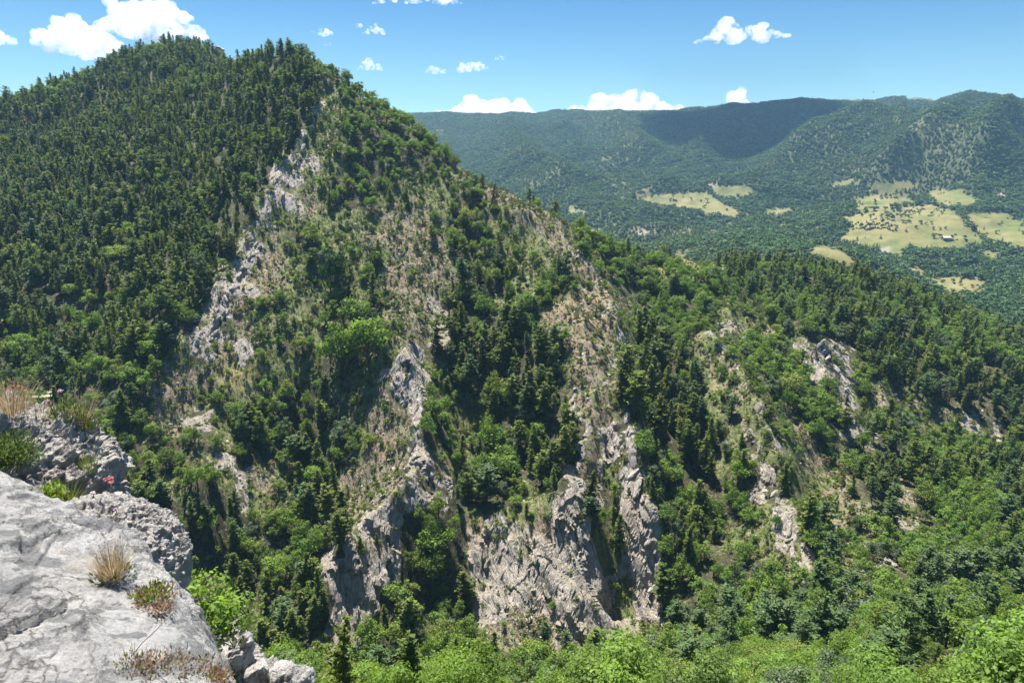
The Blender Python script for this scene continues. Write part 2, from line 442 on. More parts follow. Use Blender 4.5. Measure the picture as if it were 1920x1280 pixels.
M['scrub'] = leaf_mat('dry_scrub', [(0.156, 0.156, 0.066), (0.12, 0.156, 0.054), (0.192, 0.168, 0.09), (0.102, 0.144, 0.042), (0.168, 0.192, 0.06)], .3, .5)
M['straw'] = leaf_mat('dry_grass', [(0.4, 0.3256, 0.2185), (0.336, 0.2816, 0.1955), (0.288, 0.2552, 0.1495)], .35, .45, .2, (1.1, 1.0, .8))
M['rust'] = leaf_mat('rusty_stems', [(0.357, 0.1955, 0.12), (0.306, 0.23, 0.15), (0.3825, 0.276, 0.21)], .3, .5, .2, (1.1, 1.0, .8))
M['pink'] = leaf_mat('pink_petals', [(.62, .16, .20), (.60, .30, .52)], .3, .3)
M['violet'] = leaf_mat('violet_petals', [(.58, .32, .62)], .3, .3)
M['far_leaves'] = leaf_mat('distant_leaves', [(0.0526, 0.1011, 0.0284), (0.0731, 0.1377, 0.0355), (0.0614, 0.1096, 0.0307), (0.1023, 0.1686, 0.0449), (0.0467, 0.0842, 0.0307)], .25, .45)
def bark(name, c1, c2, sc=6):
    t = NT(name); v = t.coord('Object', (3, 3, .6)); n = t.noise(v, sc)
    t.base(t.ramp(n, [(.3, c1), (.7, c2)])); t.l.new(t.bump(n, .03), t.b.inputs['Normal']); return t.m
M['bark'] = bark('grey_brown_bark', (.07, .05, .038), (.17, .135, .105))
M['dead'] = bark('bleached_dead_wood', (.20, .17, .15), (.46, .42, .38))

def ground_mat():
    t = NT('mountain_ground')
    v = t.coord('Object')
    rk, sc, gr = t.attr('rock'), t.attr('scree'), t.attr('grass')
    n1 = t.noise(v, .06, 5); n2 = t.noise(v, .45, 8, .7); n3 = t.noise(v, 2.2, 6, .7)
    # rock: beds seen edge on, streaks running down
    def dot(q):
        d_ = t.add('ShaderNodeVectorMath', operation='DOT_PRODUCT'); t.l.new(v, d_.inputs[0]); d_.inputs[1].default_value = q; return d_.outputs['Value']
    cb = t.add('ShaderNodeCombineXYZ'); t.l.new(dot((.92, .25, .22)), cb.inputs[0]); t.l.new(dot((-.08, .13, .16)), cb.inputs[1]); t.l.new(dot((-.1, -.72, .68)), cb.inputs[2]); vb = cb.outputs[0]; nb = t.noise(vb, .9, 10, .68, .6)
    ns = t.noise(vb, .33, 6, .6)
    rc = t.ramp(nb, [(.28, (.16, .14, .12)), (.40, (.32, .285, .245)), (.55, (.46, .41, .355)), (.75, (.60, .54, .47))])
    rc = t.mix(t.ramp(ns, [(.52, 0.0), (.68, .55)]), rc, (.20, .20, .205))
    rc = t.mix(t.ramp(n1, [(.50, 0.0), (.62, .30)]), rc, (.40, .315, .215))
    dv = t.add('ShaderNodeVectorMath', operation='MULTIPLY_ADD'); nz = t.add('ShaderNodeTexNoise'); t.l.new(vb, nz.inputs['Vector']); nz.inputs['Scale'].default_value = .6; nz.inputs['Detail'].default_value = 5
    t.l.new(nz.outputs['Color'], dv.inputs[0]); dv.inputs[1].default_value = (2.6, 2.6, 2.6); t.l.new(vb, dv.inputs[2])
    cr = t.vor(dv.outputs[0], .45, 'DISTANCE_TO_EDGE'); rc = t.mix(t.math('MULTIPLY', t.ramp(cr, [(.0, .75), (.03, 0.0)]), t.ramp(n1, [(.42, 0.0), (.55, 1.0)])), rc, (.12, .105, .09))
    ge = t.add('ShaderNodeNewGeometry'); sx_ = t.add('ShaderNodeSeparateXYZ'); t.l.new(ge.outputs['True Normal'], sx_.inputs[0])
    ledge = t.math('ADD', sx_.outputs['Z'], t.math('MULTIPLY', t.math('SUBTRACT', n2, .5), .9))
    # scree and thin soil
    vo = t.vor(v, 1.4, 'F1', 'Color'); 
    ss = t.ramp(n3, [(.30, (.115, .10, .06)), (.48, (.20, .175, .115)), (.62, (.31, .27, .20)), (.75, (.45, .40, .33))])
    ss = t.mix(.22, ss, vo, 'OVERLAY')
    ss = t.mix(t.ramp(n1, [(.45, 0.0), (.6, .35)]), ss, (.36, .235, .15))
    # turf between
    tg = t.ramp(n2, [(.3, (.085, .115, .033)), (.5, (.155, .18, .062)), (.7, (.25, .25, .11))])
    lit = t.ramp(n3, [(.3, (.035, .035, .018)), (.6, (.085, .078, .04)), (.8, (.14, .115, .07))])
    w1 = t.math('MULTIPLY_ADD', n2, 1.6); w1.node.inputs[2].default_value = -.62
    sv = t.math('ADD', sc, w1)
    c = t.mix(t.ramp(t.math('SUBTRACT', t.math('ADD', sc, n2), .5), [(.0, 0.0), (.18, 1.0)]), lit, tg)
    c = t.mix(t.ramp(sv, [(.62, 0.0), (.95, 1.0)]), c, ss)
    c = t.mix(t.ramp(t.math('ADD', rk, t.math('MULTIPLY', t.math('SUBTRACT', n2, .5), .9)), [(.32, 0.0), (.48, 1.0)]), c, rc)
    c = t.mix(gr, c, t.ramp(n2, [(.35, (.21, .20, .07)), (.65, (.36, .31, .15))]))
    c = t.mix(t.math('MULTIPLY', t.ramp(ledge, [(.80, 0.0), (.95, .7)]), t.ramp(rk, [(.2, 0.0), (.5, 1.0)])), c, t.ramp(n3, [(.3, (.12, .12, .045)), (.7, (.29, .24, .14))]))
    t.base(c)
    b1 = t.bump(nb, 1.2, .9); b2 = t.bump(n3, .30, 1, b1); b3 = t.bump(t.noise(v, 7, 5, .7), .1, .9, b2)
    b4 = t.bump(t.ramp(cr, [(0, 0.0), (.1, 1.0)]), .5, .6, b3)
    t.l.new(b4, t.b.inputs['Normal']); return t.m
M['ground'] = ground_mat()
def far_mat():
    t = NT('far_hill_ground'); v = t.coord('Object'); n1 = t.noise(v, .012, 5); n2 = t.noise(v, .08, 8, .7)
    gr = t.attr('grass'); ba = t.attr('bare')
    c = t.ramp(n2, [(.3, (.035, .05, .02)), (.55, (.07, .085, .035)), (.75, (.15, .15, .07))])
    f = t.ramp(n1, [(.40, (.15, .20, .06)), (.5, (.30, .27, .13)), (.60, (.40, .33, .20))])
    f = t.mix(.35, f, t.ramp(n2, [(.3, (.15, .19, .06)), (.7, (.42, .36, .22))]))
    f = t.mix(1.0, f, (.54, .55, .36), 'MULTIPLY'); c = t.mix(gr, c, f); c = t.mix(ba, c, t.ramp(n2, [(.3, (.19, .16, .13)), (.7, (.33, .28, .235))]))
    t.base(c); t.l.new(t.bump(n2, 3, .6), t.b.inputs['Normal']); return t.m
M['far'] = far_mat()
def limestone(name, rough=False):
    t = NT(name); v = t.coord('Object')
    n1 = t.noise(v, 1.3, 8, .65, .6); n2 = t.noise(v, 7, 10, .75); n3 = t.noise(v, 45, 8, .75); n4 = t.noise(v, 3.1, 9, .7, 1.2)
    if rough:
        c = t.ramp(n2, [(.28, (.36, .33, .29)), (.42, (.60, .565, .52)), (.68, (.74, .71, .66))])
        c = t.mix(t.ramp(n1, [(.5, 0.0), (.7, .5)]), c, (.44, .34, .25))
    else:
        c = t.ramp(n2, [(.30, (.27, .27, .265)), (.44, (.56, .55, .53)), (.66, (.74, .73, .70))])
        c = t.mix(t.ramp(n4, [(.46, .85), (.50, 0.0)]), c, (.27, .275, .28))       # grey lichen
        c = t.mix(t.ramp(n1, [(.50, 0.0), (.58, .65)]), c, (.74, .715, .68))
        c = t.mix(t.ramp(t.noise(v, 2.4, 5), [(.60, 0.0), (.70, .4)]), c, (.44, .35, .26))
    c = t.mix(t.ramp(n3, [(.32, .7), (.46, 0.0)]), c, (.12, .115, .105))
    sp = t.vor(v, 24); c = t.mix(t.math('MULTIPLY', t.ramp(sp, [(.10, .7), (.17, 0.0)]), t.ramp(n1, [(.4, 1.0), (.5, 0.0)])), c, (.10, .10, .10))
    dv = t.add('ShaderNodeVectorMath', operation='MULTIPLY_ADD'); nz = t.add('ShaderNodeTexNoise'); t.l.new(v, nz.inputs['Vector']); nz.inputs['Scale'].default_value = 2.2; nz.inputs['Detail'].default_value = 6
    t.l.new(nz.outputs['Color'], dv.inputs[0]); dv.inputs[1].default_value = (1.3, 1.3, 1.3); t.l.new(v, dv.inputs[2])
    ce = t.vor(dv.outputs[0], 1.7, 'DISTANCE_TO_EDGE'); ck = t.math('MULTIPLY', t.ramp(ce, [(.0, 1.0), (.022, 0.0)]), t.ramp(n1, [(.44, 0.0), (.52, 1.0)]))
    c = t.mix(t.math('MULTIPLY', ck, .8), c, (.13, .12, .105))
    t.base(c)
    pits = t.vor(v, 11 if not rough else 24); pr = t.ramp(pits, [(.05, 0.0), (.35, 1.0)])
    mu = t.noise(v, 2.7, 4)
    b0 = t.bump(t.math('SUBTRACT', n4, t.math('MULTIPLY', ck, .25)), .14, 1.0)
    b1 = t.bump(n2, .14 if not rough else .09, 1, b0)
    b2 = t.bump(t.mix(t.ramp(mu, [(.45, 0.0 if not rough else 1.0), (.6, 1.0)]), 1.0, pr), .012 if not rough else .03, .8, b1)
    b3 = t.bump(n3, .026, 1, b2)
    t.l.new(b3, t.b.inputs['Normal']); t.b.inputs['Roughness'].default_value = .85; return t.m
M['slab'] = limestone('grey_limestone'); M['karst'] = limestone('weathered_limestone', True)
def stone_mat():
    t = NT('scree_stone'); v = t.coord('Object'); n = t.noise(v, 2.5, 6)
    oi = t.add('ShaderNodeObjectInfo')
    c = t.ramp(oi.outputs['Random'], [(0, (.24, .20, .15)), (.4, (.36, .31, .25)), (.7, (.46, .42, .37)), (1, (.30, .235, .17))])
    t.base(t.mix(.5, c, t.ramp(n, [(.3, .3), (.7, .9)]), 'MULTIPLY')); t.l.new(t.bump(n, .1), t.b.inputs['Normal']); return t.m
M['stone'] = stone_mat()
def pale_mat():
    t = NT('pale_rib_rock'); v = t.coord('Object', (1, 1, .35)); n = t.noise(v, 1.6, 9, .7); n2 = t.noise(t.coord('Object'), 5, 8, .7)
    c = t.ramp(n, [(.3, (.20, .175, .15)), (.48, (.35, .315, .27)), (.7, (.50, .455, .40))]); t.base(t.mix(t.ramp(n2, [(.3, .6), (.45, 0.0)]), c, (.15, .13, .11)))
    t.l.new(t.bump(n2, .3, 1, t.bump(n, .5)), t.b.inputs['Normal']); return t.m
M['stone_pale'] = pale_mat()
def plain(name, c, r=.8):
    t = NT(name); v = t.coord('Object'); n = t.noise(v, 1.5, 4)
    t.base(t.mix(t.math('MULTIPLY', n, .5), c, tuple(q*.6 for q in c))); t.b.inputs['Roughness'].default_value = r; return t.m
# ------------------------------------------------------------------ plant shapes (arrays first, meshes after)
def unit(v): return v/(np.linalg.norm(v, axis=-1, keepdims=True)+1e-9)
def tube(path, radii, k=6):
    path = np.asarray(path, float); n = len(path); radii = np.asarray(radii, float)
    T = unit(np.gradient(path, axis=0)); ref = np.array([.3, .9, .1]); A_ = unit(np.cross(T, ref)); B_ = np.cross(T, A_)
    an = np.arange(k)*2*np.pi/k
    V = path[:, None]+radii[:, None, None]*(np.cos(an)[None, :, None]*A_[:, None]+np.sin(an)[None, :, None]*B_[:, None])
    i = np.arange(n-1)[:, None]*k+np.arange(k)[None]; j = np.arange(n-1)[:, None]*k+(np.arange(k)+1)[None] % k
    return V.reshape(-1, 3), np.stack([i, j, j+k, i+k], -1).reshape(-1, 4)
def leaves(C, D, N, L, W):
    """rhombic leaves: centre C, long axis D, rough normal N"""
    S = unit(np.cross(D, N)); L = np.broadcast_to(np.asarray(L, float), (len(C),))[:, None]; W = np.broadcast_to(np.asarray(W, float), (len(C),))[:, None]
    V = np.stack([C-D*L/2, C+S*W/2-D*L*.05, C+D*L/2, C-S*W/2-D*L*.05], 1).reshape(-1, 3)
    return V, np.arange(len(C)*4).reshape(-1, 4)
def cat(parts):
    Vs, Fs, o = [], [], 0
    for V, F in parts: Vs.append(V); Fs.append(F+o); o += len(V)
    return np.concatenate(Vs), np.concatenate(Fs)
def make_conifer(seed, h=10, rm=.23, low=.12, fine=1.0, sparse=1.0, top=1.0, lean=.0, ex=.62):
    g = np.random.default_rng(seed)
    tp = np.linspace(0, 1, 9); off = np.cumsum(g.normal(0, .012*h, (9, 2)), 0)*.5; off[0] = 0
    path = np.c_[off[:, 0]+lean*h*tp**2, off[:, 1], tp*h-.4*(tp == 0)]
    trunk = [tube(path, .018*h*(1-tp)**.8+.015, 6)]
    C, D, N, Ls, tones = [], [], [], [], []
    t = low; gap = g.uniform(0, 6.3)
    while t < .985:
        prof = (1-t)**ex*min(1, .55+(t-low)*2.2)
        if top < 1: prof = min(prof, top)*1.0
        nb = int(g.integers(5, 8))
        for b in range(nb):
            az = g.uniform(0, 2*np.pi); 
            asym = 1+.22*math.cos(az-gap)
            L_ = max(.25, rm*h*prof*g.uniform(.55, 1.15)*asym)
            if g.random() > sparse: continue
            e0 = math.radians(-6+38*t+g.normal(0, 7)); 
            p0 = np.array([np.interp(t, tp, path[:, 0]), np.interp(t, tp, path[:, 1]), t*h])
            dh = np.array([math.cos(az), math.sin(az), 0])
            n = max(2, int(L_/(.30*fine)))
            s = np.linspace(.18, 1, n)
            ctr = p0+dh*(s*L_*math.cos(e0))[:, None]; ctr[:, 2] += s*L_*math.sin(e0)-.10*L_*s**2+.1*L_*np.clip(s-.7, 0, 1)
            if L_ > .8 and g.random() < .6: trunk.append(tube(np.stack([p0, ctr[n//2], ctr[-1]]), [.012*L_+.008, .008*L_+.005, .004], 3))
            side = np.cross(dh, [0, 0, 1])
            tb = np.clip(g.normal(.5, .22), 0, 1)
            for sgn in (-1, 1, 0):
                q = g.normal(0, .10*fine, (n, 3))
                wid = (.34*L_*(1-s*.75))[:, None]
                C.append(ctr+side*sgn*wid*.55+q+[0, 0, .05]); d = dh*(.75)+side*sgn*.9+np.array([0, 0, .12])+g.normal(0, .28, (n, 3))
                D.append(unit(d)); N.append(unit(np.array([0, 0, 1.])+g.normal(0, .45, (n, 3))+dh*.3)); 
                Ls.append(np.full(n, .62*fine)*g.uniform(.7, 1.25, n)*(1 if h > 6 else .8)); tones.append(np.clip(tb+g.normal(0, .15, n), 0, 1))
        t += g.uniform(.030, .052)*(1 if h > 6 else 1.3)
    C, D, N = map(np.concatenate, (C, D, N)); Ls = np.concatenate(Ls); tones = np.concatenate(tones)
    V, F = leaves(C, D, N, Ls, Ls*.52)
    return cat(trunk), (V, F, np.repeat(tones, 4))
def make_broadleaf(seed, h=7, w=6, lobes=12, leaf=.34, dens=120, open_=.0, low=.22):
    g = np.random.default_rng(seed)
    ell = np.array([g.uniform(.78, 1.15), g.uniform(.78, 1.15), 1]); cz = h*(low+1)/2; rz = h*(1-low)/2
    trunk = []; tp = np.linspace(0, 1, 5)
    path = np.c_[np.cumsum(g.normal(0, .05, 5)), np.cumsum(g.normal(0, .05, 5)), tp*h*.6-.4*(tp == 0)]; path[0, :2] = 0
    trunk.append(tube(path, .03*h*(1-tp*.7), 6))
    C, D, N, tones, S = [], [], [], [], []
    for i in range(lobes):
        d = unit(g.normal(size=3)); d[2] = abs(d[2])*1.0-.35 if i > 1 else .9; k = g.uniform(.40, .86)
        c = np.array([d[0]*w/2*k, d[1]*w/2*k, cz+d[2]*rz*k])*ell+[g.normal(0, .05*w), g.normal(0, .05*w), 0]; r = g.uniform(.10, .28)*min(w, rz*2)
        m = max(1, int(3 + 0*i)); s0 = np.interp(g.uniform(.35, .95), tp, np.arange(5)); b0 = path[int(s0)]
        trunk.append(tube(np.stack([b0, (b0+c)/2+g.normal(0, .15, 3), c]), [.014*h, .009*h, .004*h], 4))
        n = int(dens*(r/(.2*w))**1.5*(1-open_))
        u = unit(g.normal(size=(n, 3))); u[:, 2] = np.where(u[:, 2] < -.35, -u[:, 2], u[:, 2])
        rr = r*(1+.26*noise3(u[:, 0]*2.6+seed, u[:, 1]*2.6+i, u[:, 2]*2.6))*g.uniform(.55, 1.15, n)
        C.append(c+u*rr[:, None]*[1, 1, 1.0]); N.append(unit(u+g.normal(0, .55, (n, 3)))); D.append(unit(np.cross(u, g.normal(size=(n, 3)))+[0, 0, -.2]))
        tb = np.clip(g.normal(.5, .2), 0, 1)
        tones.append(np.clip(tb+g.normal(0, .2, n), 0, 1)); S.append(leaf*g.uniform(.6, 1.3, n))
    C, D, N = map(np.concatenate, (C, D, N)); tones = np.concatenate(tones); S = np.concatenate(S)
    V, F = leaves(C, D, N, S*1.25, S)
    return cat(trunk), (V, F, np.repeat(tones, 4))
def make_tuft(seed, r=.5, h=.45, n=90, leaf=.13, up=.8):
    g = np.random.default_rng(seed)
    u = unit(g.normal(size=(n, 3))); u[:, 2] = abs(u[:, 2]); k = g.uniform(.45, 1, n)[:, None]
    C = u*k*[r, r, h]; C[:, :2] += g.normal(0, .1*r, (n, 2))
    D = unit(u+[0, 0, up]+g.normal(0, .4, (n, 3))); N = unit(g.normal(size=(n, 3)))
    s = leaf*g.uniform(.6, 1.4, n)
    V, F = leaves(C, D, N, s*2, s*.8); return V, F, np.repeat(np.clip(g.normal(.5, .25, n), 0, 1), 4)
def two_meshes(name, res, leafm, barkm=None):
    (tv, tf), (cv, cf, tone) = res
    mt = mesh_np(name+'_trunk', tv, tf, [barkm or M['bark']]); mc = mesh_np(name+'_crown', cv, cf, [leafm], False); fattr(mc, 'tone', tone)
    return mt, mc
def one_mesh(name, res, leafm, barkm=None):
    (tv, tf), (cv, cf, tone) = res
    me = mesh_np(name, np.concatenate([tv, cv]), np.concatenate([tf, cf+len(tv)]), [barkm or M['bark'], leafm], False, np.r_[np.zeros(len(tf)), np.ones(len(cf))])
    fattr(me, 'tone', np.r_[np.full(len(tv), .5), tone]); return me
def stone_mesh(name, seed, mat, s=1.0, sub=1):
    import bmesh
    g = np.random.default_rng(seed); bm = bmesh.new(); bmesh.ops.create_icosphere(bm, subdivisions=sub, radius=s)
    co = np.array([v.co[:] for v in bm.verts]); 
    ax = g.uniform(.6, 1.2, 3)*[1, 1, .62]; f = g.normal(size=(5, 3)); f = unit(f)
    for q in f:
        d = co@q; lim = g.uniform(.5, .8)*s; co = co-np.clip(d-lim, 0, None)[:, None]*q
    co = co*ax*(1+.12*g.normal(size=(len(co), 1)))
    F = np.array([[v.index for v in p.verts] for p in bm.faces]); bm.free()
    return mesh_np(name, co, F, [mat], False)

# one object that scatters a crowd nobody could count, by geometry nodes
def stuff(name, protos, pos, rot, scl, idx, kindlabel=None):
    col = bpy.data.collections.new(name+'_kinds')
    for i, me in enumerate(protos):
        o = bpy.data.objects.new('%s_kind_%02d' % (name, i), me); col.objects.link(o)
    me = bpy.data.meshes.new(name); me.vertices.add(len(pos)); me.vertices.foreach_set('co', np.asarray(pos, np.float32).ravel())
    a = me.attributes.new('rot', 'FLOAT_VECTOR', 'POINT'); a.data.foreach_set('vector', np.asarray(rot, np.float32).ravel())
    a = me.attributes.new('scl', 'FLOAT_VECTOR', 'POINT'); a.data.foreach_set('vector', np.asarray(scl, np.float32).ravel())
    a = me.attributes.new('idx', 'INT', 'POINT'); a.data.foreach_set('value', np.asarray(idx, np.int32))
    o = link(bpy.data.objects.new(name, me)); tag(o, kind='stuff', label=kindlabel)
    gt = bpy.data.node_groups.new(name+'_scatter', 'GeometryNodeTree')
    gt.interface.new_socket('Geometry', in_out='INPUT', socket_type='NodeSocketGeometry')
    gt.interface.new_socket('Geometry', in_out='OUTPUT', socket_type='NodeSocketGeometry')
    gi = gt.nodes.new('NodeGroupInput'); go = gt.nodes.new('NodeGroupOutput')
    ip = gt.nodes.new('GeometryNodeInstanceOnPoints'); ci = gt.nodes.new('GeometryNodeCollectionInfo')
    ci.inputs['Collection'].default_value = col; ci.inputs['Separate Children'].default_value = True; ci.inputs['Reset Children'].default_value = True
    def na(nm, dt):
        n = gt.nodes.new('GeometryNodeInputNamedAttribute'); n.data_type = dt; n.inputs['Name'].default_value = nm
        return [s for s in n.outputs if s.enabled and s.name == 'Attribute'][0]
    L = gt.links.new
    L(gi.outputs[0], ip.inputs['Points']); L(ci.outputs[0], ip.inputs['Instance']); ip.inputs['Pick Instance'].default_value = True
    L(na('idx', 'INT'), ip.inputs['Instance Index'])
    e2r = gt.nodes.new('FunctionNodeEulerToRotation'); L(na('rot', 'FLOAT_VECTOR'), e2r.inputs[0]); L(e2r.outputs[0], ip.inputs['Rotation'])
    L(na('scl', 'FLOAT_VECTOR'), ip.inputs['Scale']); L(ip.outputs[0], go.inputs[0])
    md = o.modifiers.new('scatter', 'NODES'); md.node_group = gt
    return o
# ------------------------------------------------------------------ the setting: mountainside, far hills, ground to the horizon
me = mesh_np('mountainside', np.stack([DX, DY, DZ], -1).reshape(-1, 3), grid_faces(*GX.shape), [M['ground']])
fattr(me, 'rock', rock); fattr(me, 'scree', scree); fattr(me, 'grass', grassy)
rf = (rock[:-1, :-1]+rock[1:, 1:])/2 > .35
me.polygons.foreach_set('use_smooth', ~rf.ravel())
tag(link(bpy.data.objects.new('mountainside', me)), kind='structure')

far_ctl = '''
700,218,2850 780,218,2800 940,222,2750 1100,212,2750 1200,208,2750 1300,208,2700 1400,207,2700 1480,190,2650 1560,196,2600 1640,193,2600 1720,178,2700 1800,200,2800
850,300,2250 1000,330,2000 1200,290,2250 1350,290,2200 1430,333,1800 1500,250,2350 1560,240,2400 1600,210,2450 1400,240,2400 1240,250,2450 1000,270,2350 900,250,2500
1460,330,1720 1500,310,1740 1560,275,1780 1620,235,1830 1680,208,1890 1720,188,1930 1765,170,1980 1850,174,1990 1920,188,1980 1960,200,1980
1280,370,1450 1380,350,1620 1100,400,1350 1200,430,1200 1060,385,1500 1350,400,1330 1400,450,1080 1300,430,1150 1500,430,1120 1600,450,1040 1700,480,940 1800,500,900 1780,535,820 1920,540,810 1850,530,830
1700,420,1100 1600,420,1110 1650,370,1280 1800,370,1280 1900,300,1500 1800,280,1550 1920,430,1090 1500,380,1400 1750,330,1400 1600,330,1480 1850,240,1750
1100,350,1700 1200,340,1780 1300,330,1750 960,350,1750
1540,462,720 1480,480,730 1600,495,690 1380,475,800 1240,455,900
'''
fp = []
for q in far_ctl.split():
    a = [float(c) for c in q.split(',')]; fp.append(P(*a))
for px in (780, 940, 1100, 1300, 1480, 1640, 1760, 1920):
    x, y, z = P(px, 200, 2750); fp.append((x*1.5, y*1.5, z-160)); fp.append((x*1.9, y*1.9, z-330))
fp += [P(1690, 215, 2180)[:2]+(P(1690, 215, 2180)[2]-20,), P(1800, 190, 2250)[:2]+(P(1800, 200, 2250)[2]-70,)]
fp += [(-2400, 3000, 60), (-2000, 1500, -100), (-800, 1500, -180), (-600, 900, -240), (0, 900, -230), (0, 1300, -190), (-3200, 4500, -100), (3600, 3000, 150), (2600, 1500, 0), (1400, 700, -120), (500, 560, -190), (250, 620, -200), (-100, 600, -240), (800, 640, -165)]
fbase = RBF(fp, 2)
FA = np.radians(np.linspace(-47, 47, 560)); FR = np.concatenate([np.arange(560, 1400, 6), np.arange(1400, 3100, 10), np.arange(3100, 5200, 40)])
fA, fR = np.meshgrid(FA, FR); FX = fR*np.sin(fA); FY = fR*np.cos(fA); FZ = fbase(FX, FY)
amp = smooth(700, 1500, fR)
for s_, h_, w_ in [('1660,226 1600,256 1510,300 1440,337', 75, 95), ('1350,240 1400,268 1435,300', 75, 70), ('940,240 965,300 1010,360', 85, 80), ('1130,235 1180,290 1210,340', 85, 80), ('1040,240 1070,290 1100,330', 60, 60), ('1240,240 1290,290 1330,330', 60, 60), ('1000,335 1100,390 1200,432', 36, 55), ('1820,240 1720,300 1640,340', 75, 65), ('1900,250 1860,300 1800,345', 70, 60), ('1500,380 1600,395 1700,400', 6, 60), ('1880,260 1840,330 1830,380', 35, 60)]:
    L_ = np.array([hit(fbase, *[float(c) for c in q.split(',')], 700, 3400, 4.0) for q in s_.split()]); d_, p_, _ = seg_dist(FX, FY, L_); FZ = FZ+h_*np.exp(-(d_/w_)**1.3)*np.minimum(1, (1-p_)*4+.2)*np.minimum(1, p_*3+.25)
FZ = FZ + amp*((75-35*smooth(1750, 2400, fR))*fbm(FX, FY, 0*FX+2, 520, 5, .55, ridged=True)-34+12*smooth(1750, 2400, fR)-12*smooth(1700, 1950, fR)*(fA > .5)) + 9*fbm(FX, FY, 0*FX+8, 120, 3, ridged=True)*(.35+.65*amp) - 4
_L = np.array([hit(fbase, *q, 700, 3400, 4.0) for q in ((1640, 232), (1590, 252), (1510, 296), (1450, 328))]); _L[:, :2] *= (1+230/_L[:, 1])[:, None]
d_, p_, _ = seg_dist(FX, FY, _L); FZ = FZ-60*np.exp(-(d_/130)**2)
FIELDS = ['1572,408 1640,396 1680,390 1740,382 1795,400 1812,425 1850,452 1800,470 1700,466 1630,463 1570,452 1600,425',
 '1605,370 1680,360 1715,376 1660,394 1600,396', '1615,347 1700,338 1730,350 1650,360', '1735,360 1795,354 1832,374 1815,394 1760,386', '1812,398 1880,396 1930,425 1930,462 1860,455 1822,428',
 '1885,457 1925,461 1925,471 1895,467', '1192,376 1260,362 1325,359 1350,378 1400,400 1375,409 1300,394 1230,386', '1326,345 1402,348 1418,364 1385,375 1340,366', '1445,420 1485,421 1478,429',
 '1725,520 1850,522 1850,552 1780,556', '1052,380 1085,390 1112,404 1072,402', '1115,407 1165,417 1155,425', '1515,458 1560,462 1612,492 1590,499 1530,480', '1660,455 1695,462 1690,486 1658,478', '1840,470 1880,476 1870,486 1842,482', '1430,392 1475,388 1490,398 1440,404', '1700,500 1760,508 1750,518 1702,512', '1550,345 1600,335 1610,345 1560,352', '1480,520 1530,522 1520,532']
BARE = ['1180,428 1215,432 1240,440 1195,442', '1330,430 1372,436 1368,446 1325,443', '1280,425 1302,428 1290,436', '1640,468 1665,462 1670,475 1648,484', '1870,355 1886,352 1882,368 1866,372', '1100,425 1125,430 1118,440 1098,438', '1330,345 1350,350 1345,354 1326,350']
def inpoly(px, py, s):
    p = np.array([[float(c) for c in q.split(',')] for q in s.split()]); ins = np.zeros(px.shape, bool); j = len(p)-1
    for i in range(len(p)):
        c = ((p[i, 1] > py) != (p[j, 1] > py)) & (px < (p[j, 0]-p[i, 0])*(py-p[i, 1])/(p[j, 1]-p[i, 1]+1e-9)+p[i, 0]); ins ^= c; j = i
    return ins
def far_cover(x, y, z):
    px, py = proj(x, y, z); px = px+6*noise3(x/30, y/30, 0*x+1); py = py+1.6*noise3(x/30, y/30, 0*x+5)
    f = np.zeros(x.shape, bool); b = np.zeros(x.shape, bool)
    for s in FIELDS: f |= inpoly(px, py, s)
    for s in BARE: b |= inpoly(px, py, s)
    return f, b
fF, fB = far_cover(FX, FY, FZ)
ff = grid_faces(*FX.shape)
me = mesh_np('far_hills', np.stack([FX, FY, FZ], -1).reshape(-1, 3), ff, [M['far']])
fattr(me, 'grass', np.clip(blur(fF*1.0, 1)+.25*(fbm(FX, FY, 0*FX, 160, 3) > .33), 0, 1)); fattr(me, 'bare', blur(fB*1.0, 1))
tag(link(bpy.data.objects.new('hills', me)), kind='structure')
# ground sheet out to the horizon, well below
a = np.linspace(0, 2*np.pi, 97)[:-1]; rr = np.array([0.5, 500, 2000, 5000, 8600])
V = np.array([[r*math.cos(t), r*math.sin(t), -420] for r in rr for t in a]); n = 96
F = np.array([[i*n+j, i*n+(j+1) % n, (i+1)*n+(j+1) % n, (i+1)*n+j] for i in range(len(rr)-1) for j in range(n)])
me = mesh_np('ground', V, F, [M['far']]); tag(link(bpy.data.objects.new('ground', me)), kind='structure')
FEL = FZ/fR; FRUN = np.maximum.accumulate(FEL, axis=0)
# the near crest hides what lies low behind it: carry its running maximum on
near_top = np.interp(FA, AZ, RUN[-1])
FRUN = np.maximum(FRUN, near_top[None]); FVIS = (FZ+12)/fR >= FRUN-1e-6
def FH(x, y):
    r = np.hypot(x, y); a = np.arctan2(x, y)
    i = np.clip(np.searchsorted(FR, r)-1, 0, len(FR)-2); fa = np.clip((a-FA[0])/(FA[1]-FA[0]), 0, len(FA)-1.001)
    j = fa.astype(int); ft = fa-j; fr = np.clip((r-FR[i])/(FR[i+1]-FR[i]), 0, 1)
    return FZ[i, j]*(1-fr)*(1-ft)+FZ[i+1, j]*fr*(1-ft)+FZ[i, j+1]*(1-fr)*ft+FZ[i+1, j+1]*fr*ft, FVIS[i, j]
